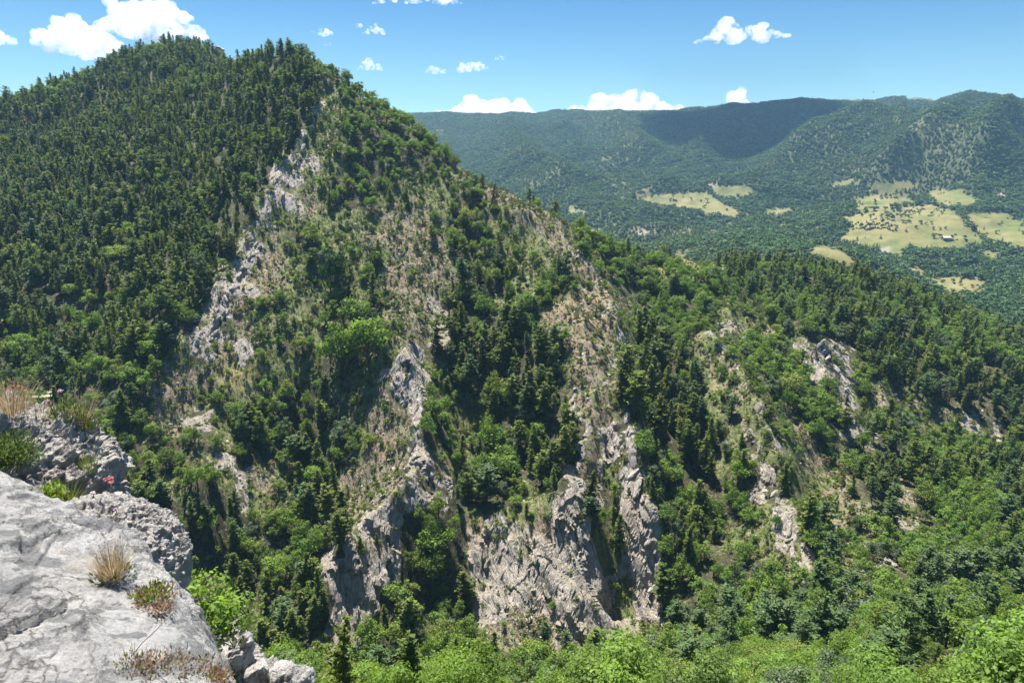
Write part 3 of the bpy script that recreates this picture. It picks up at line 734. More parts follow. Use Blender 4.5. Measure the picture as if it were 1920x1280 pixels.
# ------------------------------------------------------------------ tree kinds
def con_set(fine): return [make_conifer(11, 10, .25, fine=fine, ex=.75), make_conifer(12, 10, .21, .08, fine=fine, ex=.55), make_conifer(13, 10, .27, .18, sparse=.8, fine=fine, ex=.38), make_conifer(14, 10, .24, .10, fine=fine, ex=.62), make_conifer(15, 10, .30, .28, sparse=.7, lean=.05, fine=fine, ex=.32)]
def bro_set(leaf, dens): return [make_broadleaf(21, 7, 5.6, 22, leaf, dens, low=.12), make_broadleaf(22, 7, 4.8, 18, leaf, dens, low=.08), make_broadleaf(23, 7, 6.3, 26, leaf, dens, low=.16), make_broadleaf(24, 7, 4.2, 16, leaf, dens, low=.05), make_broadleaf(25, 7, 5.6, 18, leaf, dens, open_=.3, low=.12)]
con_res = con_set(1.0); bro_res = bro_set(.32, 85)
con_fine = con_set(.55); bro_fine = bro_set(.17, 300)
shr_res = [make_broadleaf(31, 2.2, 2.8, 7, .22, 60, low=.0), make_broadleaf(32, 2.0, 2.4, 6, .20, 60, low=.0), make_broadleaf(33, 2.6, 2.2, 6, .2, 60, low=.05)]
CON = [two_meshes('conifer', r, M['needles']) for r in con_res]
CONL = [two_meshes('conifer', con_res[i], M['needles_light']) for i in (2, 4)]
BRO = [two_meshes('broadleaf', r, M['leaves']) for r in bro_res]
BROB = [two_meshes('broadleaf', bro_res[i], M['leaves_bright']) for i in (0, 1, 2)]
BROG = [two_meshes('broadleaf', bro_res[i], M['leaves_grey']) for i in (1, 4)]
BROD = [two_meshes('broadleaf', bro_res[i], M['leaves_dark']) for i in (0,)]
SHR = [two_meshes('shrub', r, M['leaves']) for r in shr_res]+[two_meshes('shrub', r, M['scrub']) for r in shr_res]
iCON = [one_mesh('conifer_all', r, M['needles']) for r in con_res]+[one_mesh('conifer_all', con_res[i], M['needles_light']) for i in (2, 4)]
iBRO = [one_mesh('broadleaf_all', r, M['leaves']) for r in bro_res]+[one_mesh('broadleaf_all', bro_res[i], M['leaves_bright']) for i in (0, 1)]+[one_mesh('broadleaf_all', bro_res[i], M['leaves_grey']) for i in (1,)]
iSHR = [one_mesh('shrub_all', r, M['leaves']) for r in shr_res]+[one_mesh('shrub_all', r, M['scrub']) for r in shr_res]+[one_mesh('shrub_all', shr_res[1], M['leaves_grey'])]
# kind index -> (trunk mesh, crown mesh) for the individuals, same order as the all-in-one meshes
CONALL = CON+CONL; BROALL = BRO+BROB[:2]+BROG[:1]; SHRALL = SHR+[two_meshes('shrub', shr_res[1], M['leaves_grey'])]

CONALL += [two_meshes('conifer', r, M['needles']) for r in con_fine]+[two_meshes('conifer', con_fine[i], M['needles_light']) for i in (2, 4)]
BROALL += [two_meshes('broadleaf', r, M['leaves']) for r in bro_fine]+[two_meshes('broadleaf', bro_fine[i], M['leaves_bright']) for i in (0, 1)]+[two_meshes('broadleaf', bro_fine[1], M['leaves_grey'])]
iCON += [one_mesh('conifer_all', r, M['needles']) for r in con_fine]+[one_mesh('conifer_all', con_fine[i], M['needles_light']) for i in (2, 4)]
iBRO += [one_mesh('broadleaf_all', r, M['leaves']) for r in bro_fine]+[one_mesh('broadleaf_all', bro_fine[i], M['leaves_bright']) for i in (0, 1)]+[one_mesh('broadleaf_all', bro_fine[1], M['leaves_grey'])]
def jitter_grid(sp, rmin, rmax, amax=46.5):
    n = int(2*rmax/sp)+2
    i, j = np.meshgrid(np.arange(-n//2, n//2), np.arange(0, n//2+1))
    x = (i+rng.uniform(-.48, .48, i.shape)+.5*(j % 2))*sp; y = (j+rng.uniform(-.48, .48, i.shape))*sp
    x = x.ravel(); y = y.ravel(); r = np.hypot(x, y); a = np.abs(np.degrees(np.arctan2(x, y)))
    m = (r > rmin) & (r < rmax) & (a < amax); return x[m], y[m]
def vis_at(x, y, extra=5.0):
    r = np.hypot(x, y); a = np.arctan2(x, y)
    i = np.clip(np.searchsorted(RR, r), 0, len(RR)-1); j = np.clip(((a-AZ[0])/(AZ[1]-AZ[0])).astype(int), 0, len(AZ)-1)
    return (H(x, y)+extra)/r >= RUN[i, j]-2e-3
def slope_at(x, y):
    e = 1.5; return np.hypot((H(x+e, y)-H(x-e, y))/(2*e), (H(x, y+e)-H(x, y-e))/(2*e))
x, y = jitter_grid(3.6, 40, 700)
z = H(x, y); c = cover_at(x, y, z); v = vis_at(x, y, 9); sl = slope_at(x, y)
px, py = proj(x, y, z)
v &= (px > -260) & (px < 2180) & (py < 1560)
u = rng.random(len(x))
ch = lambda s: c == ord(s)
dens = np.select([ch('C'), ch('D'), ch('M'), ch('m'), ch('s'), ch('r'), ch('g')], [.80, .60, .66, .30, .06, .015, .004], 0)
clump = fbm(x, y, 0*x+3, 13, 3)
dens = np.where((c == ord('C')) & (px > 800), dens*.8, dens)
dens = dens*np.where(ch('m') | ch('s'), np.clip(1+2.4*clump, 0, 2.3), 1)*np.where(sl > 2.2, .15, 1)*np.where(sl > 1.5, .6, 1)
keep = v & (u < dens)
x, y, z, c, px, py = x[keep], y[keep], z[keep], c[keep], px[keep], py[keep]; n = len(x)
ch = lambda s: c == ord(s)
pcon = np.select([ch('C'), ch('D'), ch('M'), ch('m')], [.90, .07, .46, .15], .25)
pcon = np.where(ch('M') & (px < 420) & (py > 560), .26, pcon); pcon = np.where(ch('C') & (px < 420) & (py > 480), .78, pcon)
pcon = np.where((px > 1150+.5*(1280-py)) & (py > 930), pcon*.9, pcon)
patch = fbm(x, y, 0*x+11, 35, 2)
iscon = rng.random(n) < np.clip(pcon+.8*patch*ch('M')+.3*patch*ch('m'), 0, 1)
h = np.where(iscon, 4.6+10.5*rng.beta(1.5, 1.7, n)*(1+.35*fbm(x, y, 0*x+77, 18, 2)), 3.6+6.2*rng.beta(1.5, 1.7, n))
h *= np.where(ch('m'), .66, 1)*np.where(ch('s') | ch('r'), .5, 1)
h *= np.where(py < 420, .86, 1)
h *= np.where((c == ord('C')) & (px > 800) & (px < 1500) & iscon, 1.18, 1)
dist = np.hypot(x, y)
# near side of the gorge: taller, lighter trees
near = ((dist < 150) & (py > 1080)) | ((py > 960) & (px > 1180+.6*(1280-py)))
h = np.where(near & iscon, h*.95, h); 
wid = rng.uniform(.78, 1.35, n)*np.where(iscon, 1.05, 1.0)
bright = np.clip(.14+.22*(px > 1150)+.38*near+.18*(fbm(x, y, 0*x+21, 40, 2) > .15), 0, .75)
grey = .07
r1 = rng.random(n)
kc = np.where(r1 < np.where(near, .7, .20), 5+rng.integers(0, 2, n), rng.integers(0, 5, n))
kb = np.where(r1 < bright, 5+rng.integers(0, 2, n), np.where(r1 > 1-grey, 7, rng.integers(0, 5, n)))
kc = np.where(dist < 118, kc+7, kc); kb = np.where(dist < 118, kb+8, kb)
app = h/dist

# shrubs
sx, sy = jitter_grid(1.9, 60, 560)
sz = H(sx, sy); sc_ = cover_at(sx, sy, sz); su = rng.random(len(sx)); spx, spy = proj(sx, sy, sz)
cl = fbm(sx, sy, 0*sx+5, 8, 3)
sd = np.select([sc_ == ord(k) for k in 'smrgMDC'], [.44, .62, .12, .08, .12, .15, .02], 0)*np.clip(1+2.2*cl, .1, 2.2)
ssl = slope_at(sx, sy); sd = sd*np.where(ssl > 2.4, .3, 1)
sk = vis_at(sx, sy, 2.5) & (su < sd) & (spx > -200) & (spx < 2120) & (spy < 1400)
sx, sy, sz, spx, spy = sx[sk], sy[sk], sz[sk], spx[sk], spy[sk]; sn = len(sx)
sh = rng.uniform(.35, 1.35, sn)**1.3; sdist = np.hypot(sx, sy); sapp = sh/sdist
ski = rng.integers(0, 7, sn); ski = np.where(rng.random(sn) < .25, rng.integers(3, 6, sn), ski)

# ---- individuals: the ones that show largest
ZONES = [(150, 330, 'in the dense forest of the upper left slope'), (380, 260, 'in the forest between the left knoll and the summit'), (290, 120, 'on the rounded wooded knoll at upper left'), (120, 190, 'along the sloping skyline at far left'),
 (520, 120, 'on the wooded summit'), (120, 520, 'halfway down the forested left slope'), (330, 500, 'in the forest just left of the pale rock rib'), (130, 690, 'low on the left slope above the white boulder'), (270, 860, 'in the shaded hollow behind the white boulder'),
 (560, 430, 'beside the middle of the pale rock rib'), (690, 260, 'on the leafy flank below the right summit ridge'), (850, 380, 'under the long right skyline ridge'), (560, 680, 'in the scrub below the foot of the pale rib'), (660, 620, 'round the big leafy clump at mid mountain'),
 (780, 480, 'on the bare scree patch left of centre'), (900, 600, 'at the head of the central gully'), (1010, 760, 'in the dark central gully'), (880, 850, 'beside the bright round tree in the centre'), (450, 830, 'on the lower left face above the leafy bush'), (580, 930, 'in the gully left of the lower rock spur'), (430, 1040, 'in the deep shade right of the white boulder'),
 (830, 1080, 'between the two lower cliffs'), (690, 1000, 'on the brushy top of the lower left cliff'), (1120, 700, 'on the narrow rocky crest right of the central gully'), (1260, 800, 'in the wooded ravine right of the tall cliff'), (1150, 1000, 'on the tall grey cliff at bottom centre'), (1290, 1010, 'low in the ravine right of the tall cliff'), (1300, 600, 'on the shoulder where the right ridge flattens'),
 (1430, 850, 'on the slabby grey spur right of the ravine'), (1560, 820, 'on the green slope under the small grey crag'), (1600, 950, 'above the stream boulders'), (1560, 680, 'round the small grey crag'), (1750, 650, 'on the dark hillside across the gorge at right'), (1850, 880, 'in the gorge bottom at far right'), (1690, 540, 'on the crest of the hill across the gorge'), (1450, 520, 'on the wooded saddle below the distant fields'),
 (1780, 1080, 'on the bright green slope at lower right'), (1500, 1140, 'on the near slope right of the bottom cliffs'), (1350, 1200, 'near the pink rocks at the bottom right of centre'), (1650, 1230, 'in the near wood along the bottom right edge'), (1880, 1200, 'in the bottom right corner'), (900, 1230, 'in the near wood along the bottom centre edge'), (620, 1230, 'beside the foot of the lower left cliff')]
ZP = np.array([q[:2] for q in ZONES], float)
def place(name, meshes, loc, rz, s, label, cat_, group, parts=('trunk', 'crown')):
    e = bpy.data.objects.new(name, None); e.location = loc; e.rotation_euler = (0, 0, rz); e.scale = s; e.empty_display_size = .5
    SC.collection.objects.link(e); tag(e, label, cat_, group)
    for pn, me in zip(parts, meshes):
        ch_ = bpy.data.objects.new(pn, me); SC.collection.objects.link(ch_); ch_.parent = e
    return e
def individuals(name, word, cat_, idx, X, Y, Z, PX, PY, Hh, W, K, sets, base_h, looks):
    zone_of = {i: int(np.argmin((ZP[:, 0]-PX[i])**2+(ZP[:, 1]-PY[i])**2)) for i in idx}
    for q in sorted(set(zone_of.values())):
        mem = [i for i in idx if zone_of[i] == q]; zone = ZONES[q][2]; lab = {}
        for adj, key in (('tallest', lambda i: -Hh[i]/np.hypot(X[i], Y[i])), ('leftmost', lambda i: PX[i]), ('rightmost', lambda i: -PX[i]), ('highest standing', lambda i: PY[i]), ('lowest standing', lambda i: -PY[i]), ('smallest', lambda i: Hh[i])):
            left = [i for i in mem if i not in lab]
            if len(left) > 1 or (left and not lab): lab[min(left, key=key)] = '%s %s %s' % (adj, word, zone)
        mx, my = np.median([PX[i] for i in mem]), np.median([PY[i] for i in mem])
        for i in mem:
            grp = None
            if i not in lab:
                side = '%s %s' % ('upper' if PY[i] < my else 'lower', 'left' if PX[i] < mx else 'right')
                lab[i] = '%s, %s, %s' % (looks(K[i], Hh[i]), side, zone); grp = '%ss %s' % (word, zone)
            lb = lab[i]
            s = Hh[i]/base_h; sw = s*W[i]
            e = place(name, sets[K[i]], (X[i], Y[i], Z[i]-.25), rng.uniform(0, 6.28), (sw*rng.uniform(.88, 1.12), sw, s), lb, cat_, grp)
            e.rotation_euler = (rng.normal(0, .06), rng.normal(0, .06), e.rotation_euler[2])
inview = (px > 0) & (px < 1920) & (py-1280*h/dist < 1265) & (py < 1330) & vis_at(x, y, 2)
ci_ = np.nonzero(iscon & inview)[0]; ci_ = ci_[np.argsort(-app[ci_])][:286]
bi_ = np.nonzero(~iscon & inview)[0]; bi_ = bi_[np.argsort(-app[bi_])][:262]
sin_ = (spx > 0) & (spx < 1920) & (spy < 1275) & vis_at(sx, sy, .3)
si_ = np.nonzero(sin_)[0]; si_ = si_[np.argsort(-sapp[si_])][:290]
con_look = lambda k, hh: ('pale green conifer' if k % 7 >= 5 else ('tall dark conifer' if hh > 8.5 else 'small dark conifer'))
bro_look = lambda k, hh: ('bright green leafy tree' if k % 8 in (5, 6) else 'grey green leafy tree' if k % 8 == 7 else ('full leafy green tree' if hh > 6 else 'small leafy green tree'))
shr_look = lambda k, hh: ('low olive brown bush' if 3 <= k <= 5 else 'grey green bush' if k == 6 else 'low green bush')
individuals('pine_tree', 'conifer', 'conifer', ci_, x, y, z, px, py, h, wid, kc, CONALL, 10, con_look)
individuals('broadleaf_tree', 'leafy tree', 'tree', bi_, x, y, z, px, py, h, wid, kb, BROALL, 7, bro_look)
individuals('bush', 'bush', 'bush', si_, sx, sy, sz, spx, spy, sh*2, np.full(sn, 1.0), ski, SHRALL, 2, shr_look)
def rest(name, sel, X, Y, Z, S, W, K, protos, label):
    m = np.nonzero(sel)[0]; k = len(m)
    pos = np.c_[X[m], Y[m], Z[m]-.25]; rot = np.c_[rng.normal(0, .07, k), rng.normal(0, .07, k), rng.uniform(0, 6.28, k)]
    scl = np.c_[S[m]*W[m], S[m]*W[m], S[m]]
    print(name, k); return stuff(name, protos, pos, rot, scl, K[m], label)
used = np.zeros(n, bool); used[ci_] = True; used[bi_] = True
rest('conifer_forest', iscon & ~used, x, y, z, h/10, wid, kc, iCON, 'dark conifer forest covering the left slope and the gullies')
rest('broadleaf_woodland', ~iscon & ~used, x, y, z, h/7, wid, kb, iBRO, 'leafy woodland scattered over the mountain and the gorge')
su_ = np.ones(sn, bool); su_[si_] = False
rest('scrubland', su_, sx, sy, sz, sh, np.full(sn, 1.1), ski, iSHR, 'low green and olive scrub over the rocky slopes')

# ---- special trees the eye picks out
def ground_at(px_, py_, d0=90, d1=640):
    a, b = ray(px_, py_); d = np.arange(d0, d1, .5); zz = H(a*d, d); m_ = np.nonzero(zz >= b*d)[0]; k = m_[0] if len(m_) else len(d)-1
    return float(a*d[k]), float(d[k]), float(zz[k])
def special(name, meshes, px_, py_, hpx, wf, label, cat_='tree', base_h=7, group=None):
    X, Y, Z = ground_at(px_, py_); s = hpx*Y/1280/base_h
    return place(name, meshes, (X, Y, Z-.3), rng.uniform(0, 6), (s*wf, s*wf, s), label, cat_, group)
special('broadleaf_tree', BROB[0], 924, 858, 84, .92, 'bright green rounded tree standing alone in the middle of the central gully')
special('broadleaf_tree', BROD[0], 630, 552, 84, .72, 'very dark glossy rounded tree alone on the slope right of the pale rib')
special('broadleaf_tree', BRO[2], 690, 690, 105, .95, 'largest leafy tree of the clump at the middle of the mountain, right one')
special('broadleaf_tree', BRO[0], 638, 700, 98, .95, 'large leafy tree at the left of the big clump mid mountain')
special('broadleaf_tree', BRO[2], 665, 615, 60, 1.05, 'leafy tree at the top of the big clump mid mountain')
special('broadleaf_tree', BRO[0], 925, 758, 62, .75, 'slim light leafy tree just above the bright rounded one')
special('broadleaf_tree', BRO[1], 915, 905, 66, 1.0, 'leafy tree right below the bright rounded one')
special('pine_tree', CON[0], 1470, 924, 70, 1.25, 'lone dark pine casting its shadow down the pale grey slab', 'conifer', 10)
special('pine_tree', CON[2], 1478, 916, 50, 1.15, 'smaller pine leaning against the lone one on the grey slab', 'conifer', 10)
special('pine_tree', CON[1], 1158, 1040, 92, .95, 'slender pine growing in the dark cleft of the tall cliff', 'conifer', 10)
special('pine_tree', CON[3], 1408, 1150, 70, 1.2, 'broad olive conifer in front of the lower slabby spur', 'conifer', 10)
special('pine_tree', CONL[0], 1022, 1215, 66, 1.0, 'single conifer at the foot of the tall cliff', 'conifer', 10)
special('broadleaf_tree', BROB[1], 1330, 950+20, 50, 1.0, 'brightest green tree low in the ravine right of the tall cliff')
special('broadleaf_tree', BRO[2], 1445, 1115, 78, .9, 'dense leafy tree against the foot of the slabby grey spur')
special('broadleaf_tree', BROB[0], 1375, 1095, 50, 1.0, 'yellow green tree left of the slabby grey spur foot')
special('pine_tree', CON[4], 1690, 540, 42, 1.25, 'largest rounded tree on the crest across the gorge', 'conifer', 10)

# ---- cushions of scrub, and loose stones on the scree
tufts = []
for i, (mt_, r_, h_) in enumerate([('scrub', .5, .4), ('scrub', .6, .35), ('leaves', .5, .45), ('scrub', .35, .5), ('straw', .45, .4)]):
    V, F, T = make_tuft(60+i, r_, h_, 46, .16); m_ = mesh_np('tuft', V, F, [M[mt_]], False); fattr(m_, 'tone', T); tufts.append(m_)
tx, ty = jitter_grid(1.05, 95, 470); tz = H(tx, ty); tc = cover_at(tx, ty, tz)
tcl = fbm(tx, ty, 0*tx+31, 6, 3); tsl = slope_at(tx, ty)
td = np.select([tc == ord(k) for k in 'smrgMD'], [.72, .75, .26, .6, .12, .15], 0)*np.clip(1+1.9*tcl, .1, 2)*np.where(tsl > 2.5, .35, 1)
tk = (rng.random(len(tx)) < td) & vis_at(tx, ty, .6); tx, ty, tz = tx[tk], ty[tk], tz[tk]; k = len(tx); print('tufts', k)
s_ = rng.uniform(.5, 1.5, k)
stuff('scrub_tufts', tufts, np.c_[tx, ty, tz-.05], np.c_[rng.normal(0, .2, (k, 2)), rng.uniform(0, 6, k)], np.c_[s_, s_, s_*rng.uniform(.7, 1.2, k)], rng.choice(5, k, p=[.27, .23, .32, .12, .06]), 'dry tufts and cushions of scrub on the stony slopes')
stones = [stone_mesh('stone', 80+i, M['stone'], 1, 1) for i in range(5)]
qx, qy = jitter_grid(1.25, 95, 430); qz = H(qx, qy); qc = cover_at(qx, qy, qz)
qd = np.select([qc == ord(k) for k in 'smrg'], [.20, .08, .22, .04], 0)*np.clip(1+2*fbm(qx, qy, 0*qx+41, 9, 3), .1, 2.2)
qk = (rng.random(len(qx)) < qd) & vis_at(qx, qy, .6); qx, qy, qz = qx[qk], qy[qk], qz[qk]; k = len(qx); print('stones', k)
s_ = .16+.85*rng.random(k)**4
stuff('loose_stones', stones, np.c_[qx, qy, qz], rng.uniform(-.6, .6, (k, 3))+np.c_[np.zeros((k, 2)), rng.uniform(0, 6, k)], np.c_[s_*rng.uniform(.8, 1.5, k), s_, s_*rng.uniform(.6, 1.1, k)], rng.integers(0, 5, k), 'loose pinkish stones strewn over the scree')

# ---- far woods
far_res = [make_broadleaf(41, 8, 7, 6, 1.5, 20, low=.0), make_broadleaf(42, 8, 6, 5, 1.4, 22, low=.0), make_broadleaf(43, 8, 8, 7, 1.5, 18, low=.0)]
def far_con(seed):
    g = np.random.default_rng(seed); n_ = 90; t = g.random(n_)**1.2*.95; a_ = g.uniform(0, 6.28, n_); r_ = 2.1*(1-t)+.1
    C = np.c_[np.cos(a_)*r_*.7, np.sin(a_)*r_*.7, t*10+.4]; D = unit(np.c_[np.cos(a_), np.sin(a_), np.full(n_, -.25)]); N = unit(g.normal(0, .4, (n_, 3))+[0, 0, 1])
    V, F = leaves(C, D, N, 1.9*(1-t*.5), 1.2*(1-t*.5)); return tube(np.array([[0, 0, -.4], [0, 0, 5], [0, 0, 9.6]]), [.2, .12, .03], 3), (V, F, np.repeat(np.clip(g.normal(.5, .2, n_), 0, 1), 4))
iFAR = [one_mesh('far_tree', r, M['far_leaves']) for r in far_res]+[one_mesh('far_conifer', far_con(51), M['needles']), one_mesh('far_conifer', far_con(52), M['needles'])]
wx, wy = jitter_grid(5.9, 565, 3000, 42)
wz, wv = FH(wx, wy); m_ = wv & (wx > -.35*wy); wx, wy, wz = wx[m_], wy[m_], wz[m_]
fF_, fB_ = far_cover(wx, wy, wz)
wp = fbm(wx, wy, 0*wx+2, 160, 3); open2 = np.clip((.42-wp*1.2), 0, 1)
wd = np.where(fF_, .035, np.where(fB_, .1, np.where(wp > .36, .5, .97)))
wpx, wpy = proj(wx, wy, wz)
k_ = rng.random(len(wx)) < wd; wx, wy, wz, fF_ = wx[k_], wy[k_], wz[k_], fF_[k_]; k = len(wx); print('far trees', k)
wcon = rng.random(k) < np.clip(.22+1.6*fbm(wx, wy, 0*wx+15, 220, 3), .03, .9)
wi = np.where(wcon, rng.integers(3, 5, k), rng.integers(0, 3, k)); ws = rng.uniform(.62, 1.2, k)*np.where(fF_, .7, 1)
stuff('distant_woods', iFAR, np.c_[wx, wy, wz-.8], np.c_[np.zeros((k, 2)), rng.uniform(0, 6, k)], np.c_[ws*1.35, ws*1.35, ws*.85], wi, 'far woods covering the hills beyond the gorge')
# rows of trees in the far fields
FT = [mesh_ for mesh_ in [two_meshes('field_tree', r, M['far_leaves']) for r in far_res]]
hedges = [('1632,412 1650,414 1664,411 1676,413 1688,411', 10, 'in the upper hedge across the tawny far field'), ('1592,426 1600,429 1612,428 1622,430 1630,428', 10, 'at the left end of the lower far hedge'), ('1641,427 1652,428 1661,427 1668,430', 10, 'in the middle of the lower far hedge'),
 ('1622,398 1640,396 1660,395 1678,391 1696,388 1712,389 1728,391', 9, 'in the long hedge above the tawny far field'), ('1688,402 1698,403 1712,401 1722,404 1746,403 1766,402', 8, 'scattered in the upper part of the tawny far field'), ('1726,420 1736,421 1746,420', 5, 'in the short low row inside the far field'), ('1750,430 1762,431 1772,430', 5, 'in the second short row inside the far field'),
 ('1752,447 1762,446 1786,450 1808,449', 9, 'beside the small farmhouse roof in the far field'), ('1280,370 1262,372 1326,380', 7, 'inside the pale field beyond the saddle'), ('1652,372 1660,370 1671,371 1680,369 1641,382', 7, 'on the small upper meadow of the far hill'), ('1766,533 1786,531 1801,534', 10, 'on the valley floor meadow at right')]
def far_ground(px_, py_):
    a, b = ray(px_, py_); d = np.arange(640, 3200, 2.0); zz, _ = FH(a*d, d); m_ = np.nonzero(zz >= b*d)[0]; k = m_[0] if len(m_) else -1
    return float(a*d[k]), float(d[k]), float(zz[k])
for s, hp, zone in hedges:
    for q in s.split():
        a, b = [float(t) for t in q.split(',')]; X, Y, Z = far_ground(a, b); s_ = hp*Y/1280/8*rng.uniform(.85, 1.2)
        place('field_tree', FT[int(rng.integers(0, 3))], (X, Y, Z-.5), rng.uniform(0, 6), (s_*1.1, s_*1.1, s_), 'small round tree '+zone, 'tree', 'small round trees '+zone)
# ------------------------------------------------------------------ the limestone the camera stands on, at lower left
def plan(s):
    return np.array([P(*[float(c) for c in q.split(',')]) for q in s.split()])
class Front:
    def __init__(s, name, ctl, outline, edge, mat, drop, label, relief, azr, rr, extra=()):
        p = plan(ctl); s.f = RBF(np.concatenate([p*[1, 1, 1]]+([np.array(extra, float)] if len(extra) else [])), .02)
        o = np.array([q[:2] for q in outline], float)
        az = np.radians(np.linspace(azr[0], azr[1], 430)); r = rr[0]*(rr[1]/rr[0])**np.linspace(0, 1, 430)
        A_, R_ = np.meshgrid(az, r); X = R_*np.sin(A_); Y = R_*np.cos(A_)
        wob = .05*noise3(X*3, Y*3, 0*X+edge)+.02*noise3(X*9, Y*9, 0*X)
        d, _, _ = seg_dist(X, Y, np.concatenate([o, o[:1]])); ins = np.zeros(X.shape, bool); j = len(o)-1
        for i in range(len(o)):
            ins ^= ((o[i, 1] > Y) != (o[j, 1] > Y)) & (X < (o[j, 0]-o[i, 0])*(Y-o[i, 1])/(o[j, 1]-o[i, 1]+1e-9)+o[i, 0]); j = i
        sd = np.where(ins, d, -d)+wob
        t = np.clip(edge-sd, 0, None); Z = s.f(X, Y) - np.minimum(drop, .55*t*t/edge+2.2*np.clip(t-edge, 0, None)**1.1*2)
        V = np.stack([X, Y, Z], -1); n = np.cross(np.gradient(V, axis=1), np.gradient(V, axis=0)); n /= np.linalg.norm(n, axis=2)[..., None]+1e-9; n = np.where(n[..., 2:3] < 0, -n, n)
        V = V+n*relief(X, Y, Z)[..., None]
        s.o = link(bpy.data.objects.new(name, mesh_np(name, V.reshape(-1, 3), grid_faces(430, 430), [mat]))); tag(s.o, label, 'rock')
        s.z = lambda x, y: s.f(x, y)
    def at(s, px_, py_, d0=1.2, d1=7):
        a, b = ray(px_, py_); d = np.arange(d0, d1, .01); z = s.f(a*d, d); m_ = np.nonzero(z >= b*d)[0]; k = m_[0] if len(m_) else 0
        return float(a*d[k]), float(d[k]), float(z[k])
def rel_slab(x, y, z):
    w = .6*noise3(x*2, y*2, z*2)
    ck = 1-np.abs(noise3(x*1.3+w, y*2.3-w, z*2)); crack = -.035*smooth(.96, 1.0, ck)*(noise3(x*.9+5, y*.9, z) > -.05)
    pit = noise3(x*16, y*16, z*16); pits = -.022*smooth(.35, .7, pit)*smooth(-.1, .4, noise3(x*1.5+4, y*1.5, z))
    rough = smooth(-.1, .35, noise3(x*1.8-3, y*1.8, z)); crack = crack+rough*(.03*facets(x, y, z, .16, 6, .6)+.016*fbm(x, y, z, .07, 3, .6, ridged=True))
    st = facets(x, y*.8+.4*x, z*2, .55, 3, .25)
    return .05*fbm(x, y, z, .9, 3)+.13*st+.05*facets(x-w*.2, y, z*1.5, .23, 5, .5)*smooth(-.25, .2, noise3(x*1.1, y*1.1, z+3))+.034*fbm(x, y, z, .2, 6, .62)+crack+pits
def rel_karst(x, y, z):
    w = .08*noise3(x*4, y*4, z*4)
    f = .13*facets(x+w, y, z*1.2, .30, 4, .7)+.07*facets(x-w, y+w, z, .11, 8, .8)+.028*facets(x, y-w, z, .045, 2, .8)
    return f+.030*fbm(x, y, z, .2, 4, .65, ridged=True)-.028*smooth(.25, .6, noise3(x*13, y*13, z*13))+.012*fbm(x, y, z, .03, 2)
def rel_knob(x, y, z):
    w = .05*noise3(x*5, y*5, z*5)
    return .05*facets(x+w, y, z, .22, 5, .6)+.03*facets(x, y, z-w, .06, 7, .8)+.03*fbm(x, y, z, .11, 5, .7, ridged=True)-.03*smooth(.2, .55, noise3(x*17, y*17, z*17))+.012*fbm(x, y, z, .03, 2)
def big_rock(name, px_, py_, d, rad, ang, seed, sub, label, relief, power=2.4):
    """a closed boulder: superellipsoid with radii rad (m), turned by ang about the view-wards axis, then broken and pitted"""
    import bmesh
    bm = bmesh.new(); bmesh.ops.create_icosphere(bm, subdivisions=sub, radius=1)
    co = np.empty(len(bm.verts)*3); me0 = bpy.data.meshes.new('t'); bm.to_mesh(me0); bm.free(); me0.vertices.foreach_get('co', co); co = co.reshape(-1, 3)
    fc = np.empty(len(me0.polygons)*3, np.int32); me0.polygons.foreach_get('vertices', fc); fc = fc.reshape(-1, 3); bpy.data.meshes.remove(me0)
    q = co/((np.abs(co)**power).sum(1)**(1/power))[:, None]*np.array(rad)
    c_, s_ = math.cos(ang), math.sin(ang); x_ = q[:, 0]*c_-q[:, 2]*s_; z_ = q[:, 0]*s_+q[:, 2]*c_; q = np.c_[x_, q[:, 1], z_]
    nn = unit(co/np.array(rad)); nn = np.c_[nn[:, 0]*c_-nn[:, 2]*s_, nn[:, 1], nn[:, 0]*s_+nn[:, 2]*c_]
    q = q+nn*relief(q[:, 0]+seed, q[:, 1], q[:, 2])[:, None]
    a_, b_ = ray(px_, py_); o = link(bpy.data.objects.new(name, mesh_np(name, q, fc, [M['karst']]))); o.location = (a_*d, d, b_*d); tag(o, label, 'rock')
    W_ = q+np.array(o.location)
    def at(px2, py2, *_):
        pa, pb = proj(W_[:, 0], W_[:, 1], W_[:, 2]); m_ = np.argsort((pa-px2)**2+(pb-py2)**2)[:60]; k = m_[np.argmin(W_[m_, 1])]; return tuple(float(t_) for t_ in W_[k])
    return at
oB = [P(-200, 850, 3.5), P(0, 865, 3.55), P(90, 925, 3.4), P(175, 935, 3.3), P(250, 985, 3.2), P(296, 1055, 3.0), P(330, 1145, 2.72), P(372, 1210, 2.45), P(430, 1290, 2.1), P(470, 1400, 1.8), P(400, 1700, 1.1), (0.0, .55, 0), (-.5, .3, 0), (-2.4, .5, 0)]
B_ROCK = Front('limestone_rock', '-200,860,3.3 0,872,3.3 80,930,3.2 170,945,3.15 -200,900,2.95 0,905,2.95 80,960,2.85 170,970,2.9 240,1020,2.82 280,1075,2.72 0,1280,1.72 100,1100,2.15 0,1000,2.4 200,1280,1.8 250,1200,2.08 150,1150,2.15 320,1160,2.5 360,1225,2.3 405,1285,2.05 200,1090,2.45 -200,1100,1.95', oB, .13, M['slab'], 2.4,
               'large smooth grey and white limestone slab filling the lower left corner', rel_slab, (-62, -8), (.95, 5.4), [(-1.5, .8, -1.45), (0, 1.0, -1.7), (-2.5, 1.2, -1.3)])
gA1 = big_rock('karst_boulder', -60, 962, 4.75, (.98, 1.0, .80), -.30, 3, 8, 'rough broken pale limestone boulder rising at the left edge, topped with grass', rel_karst)
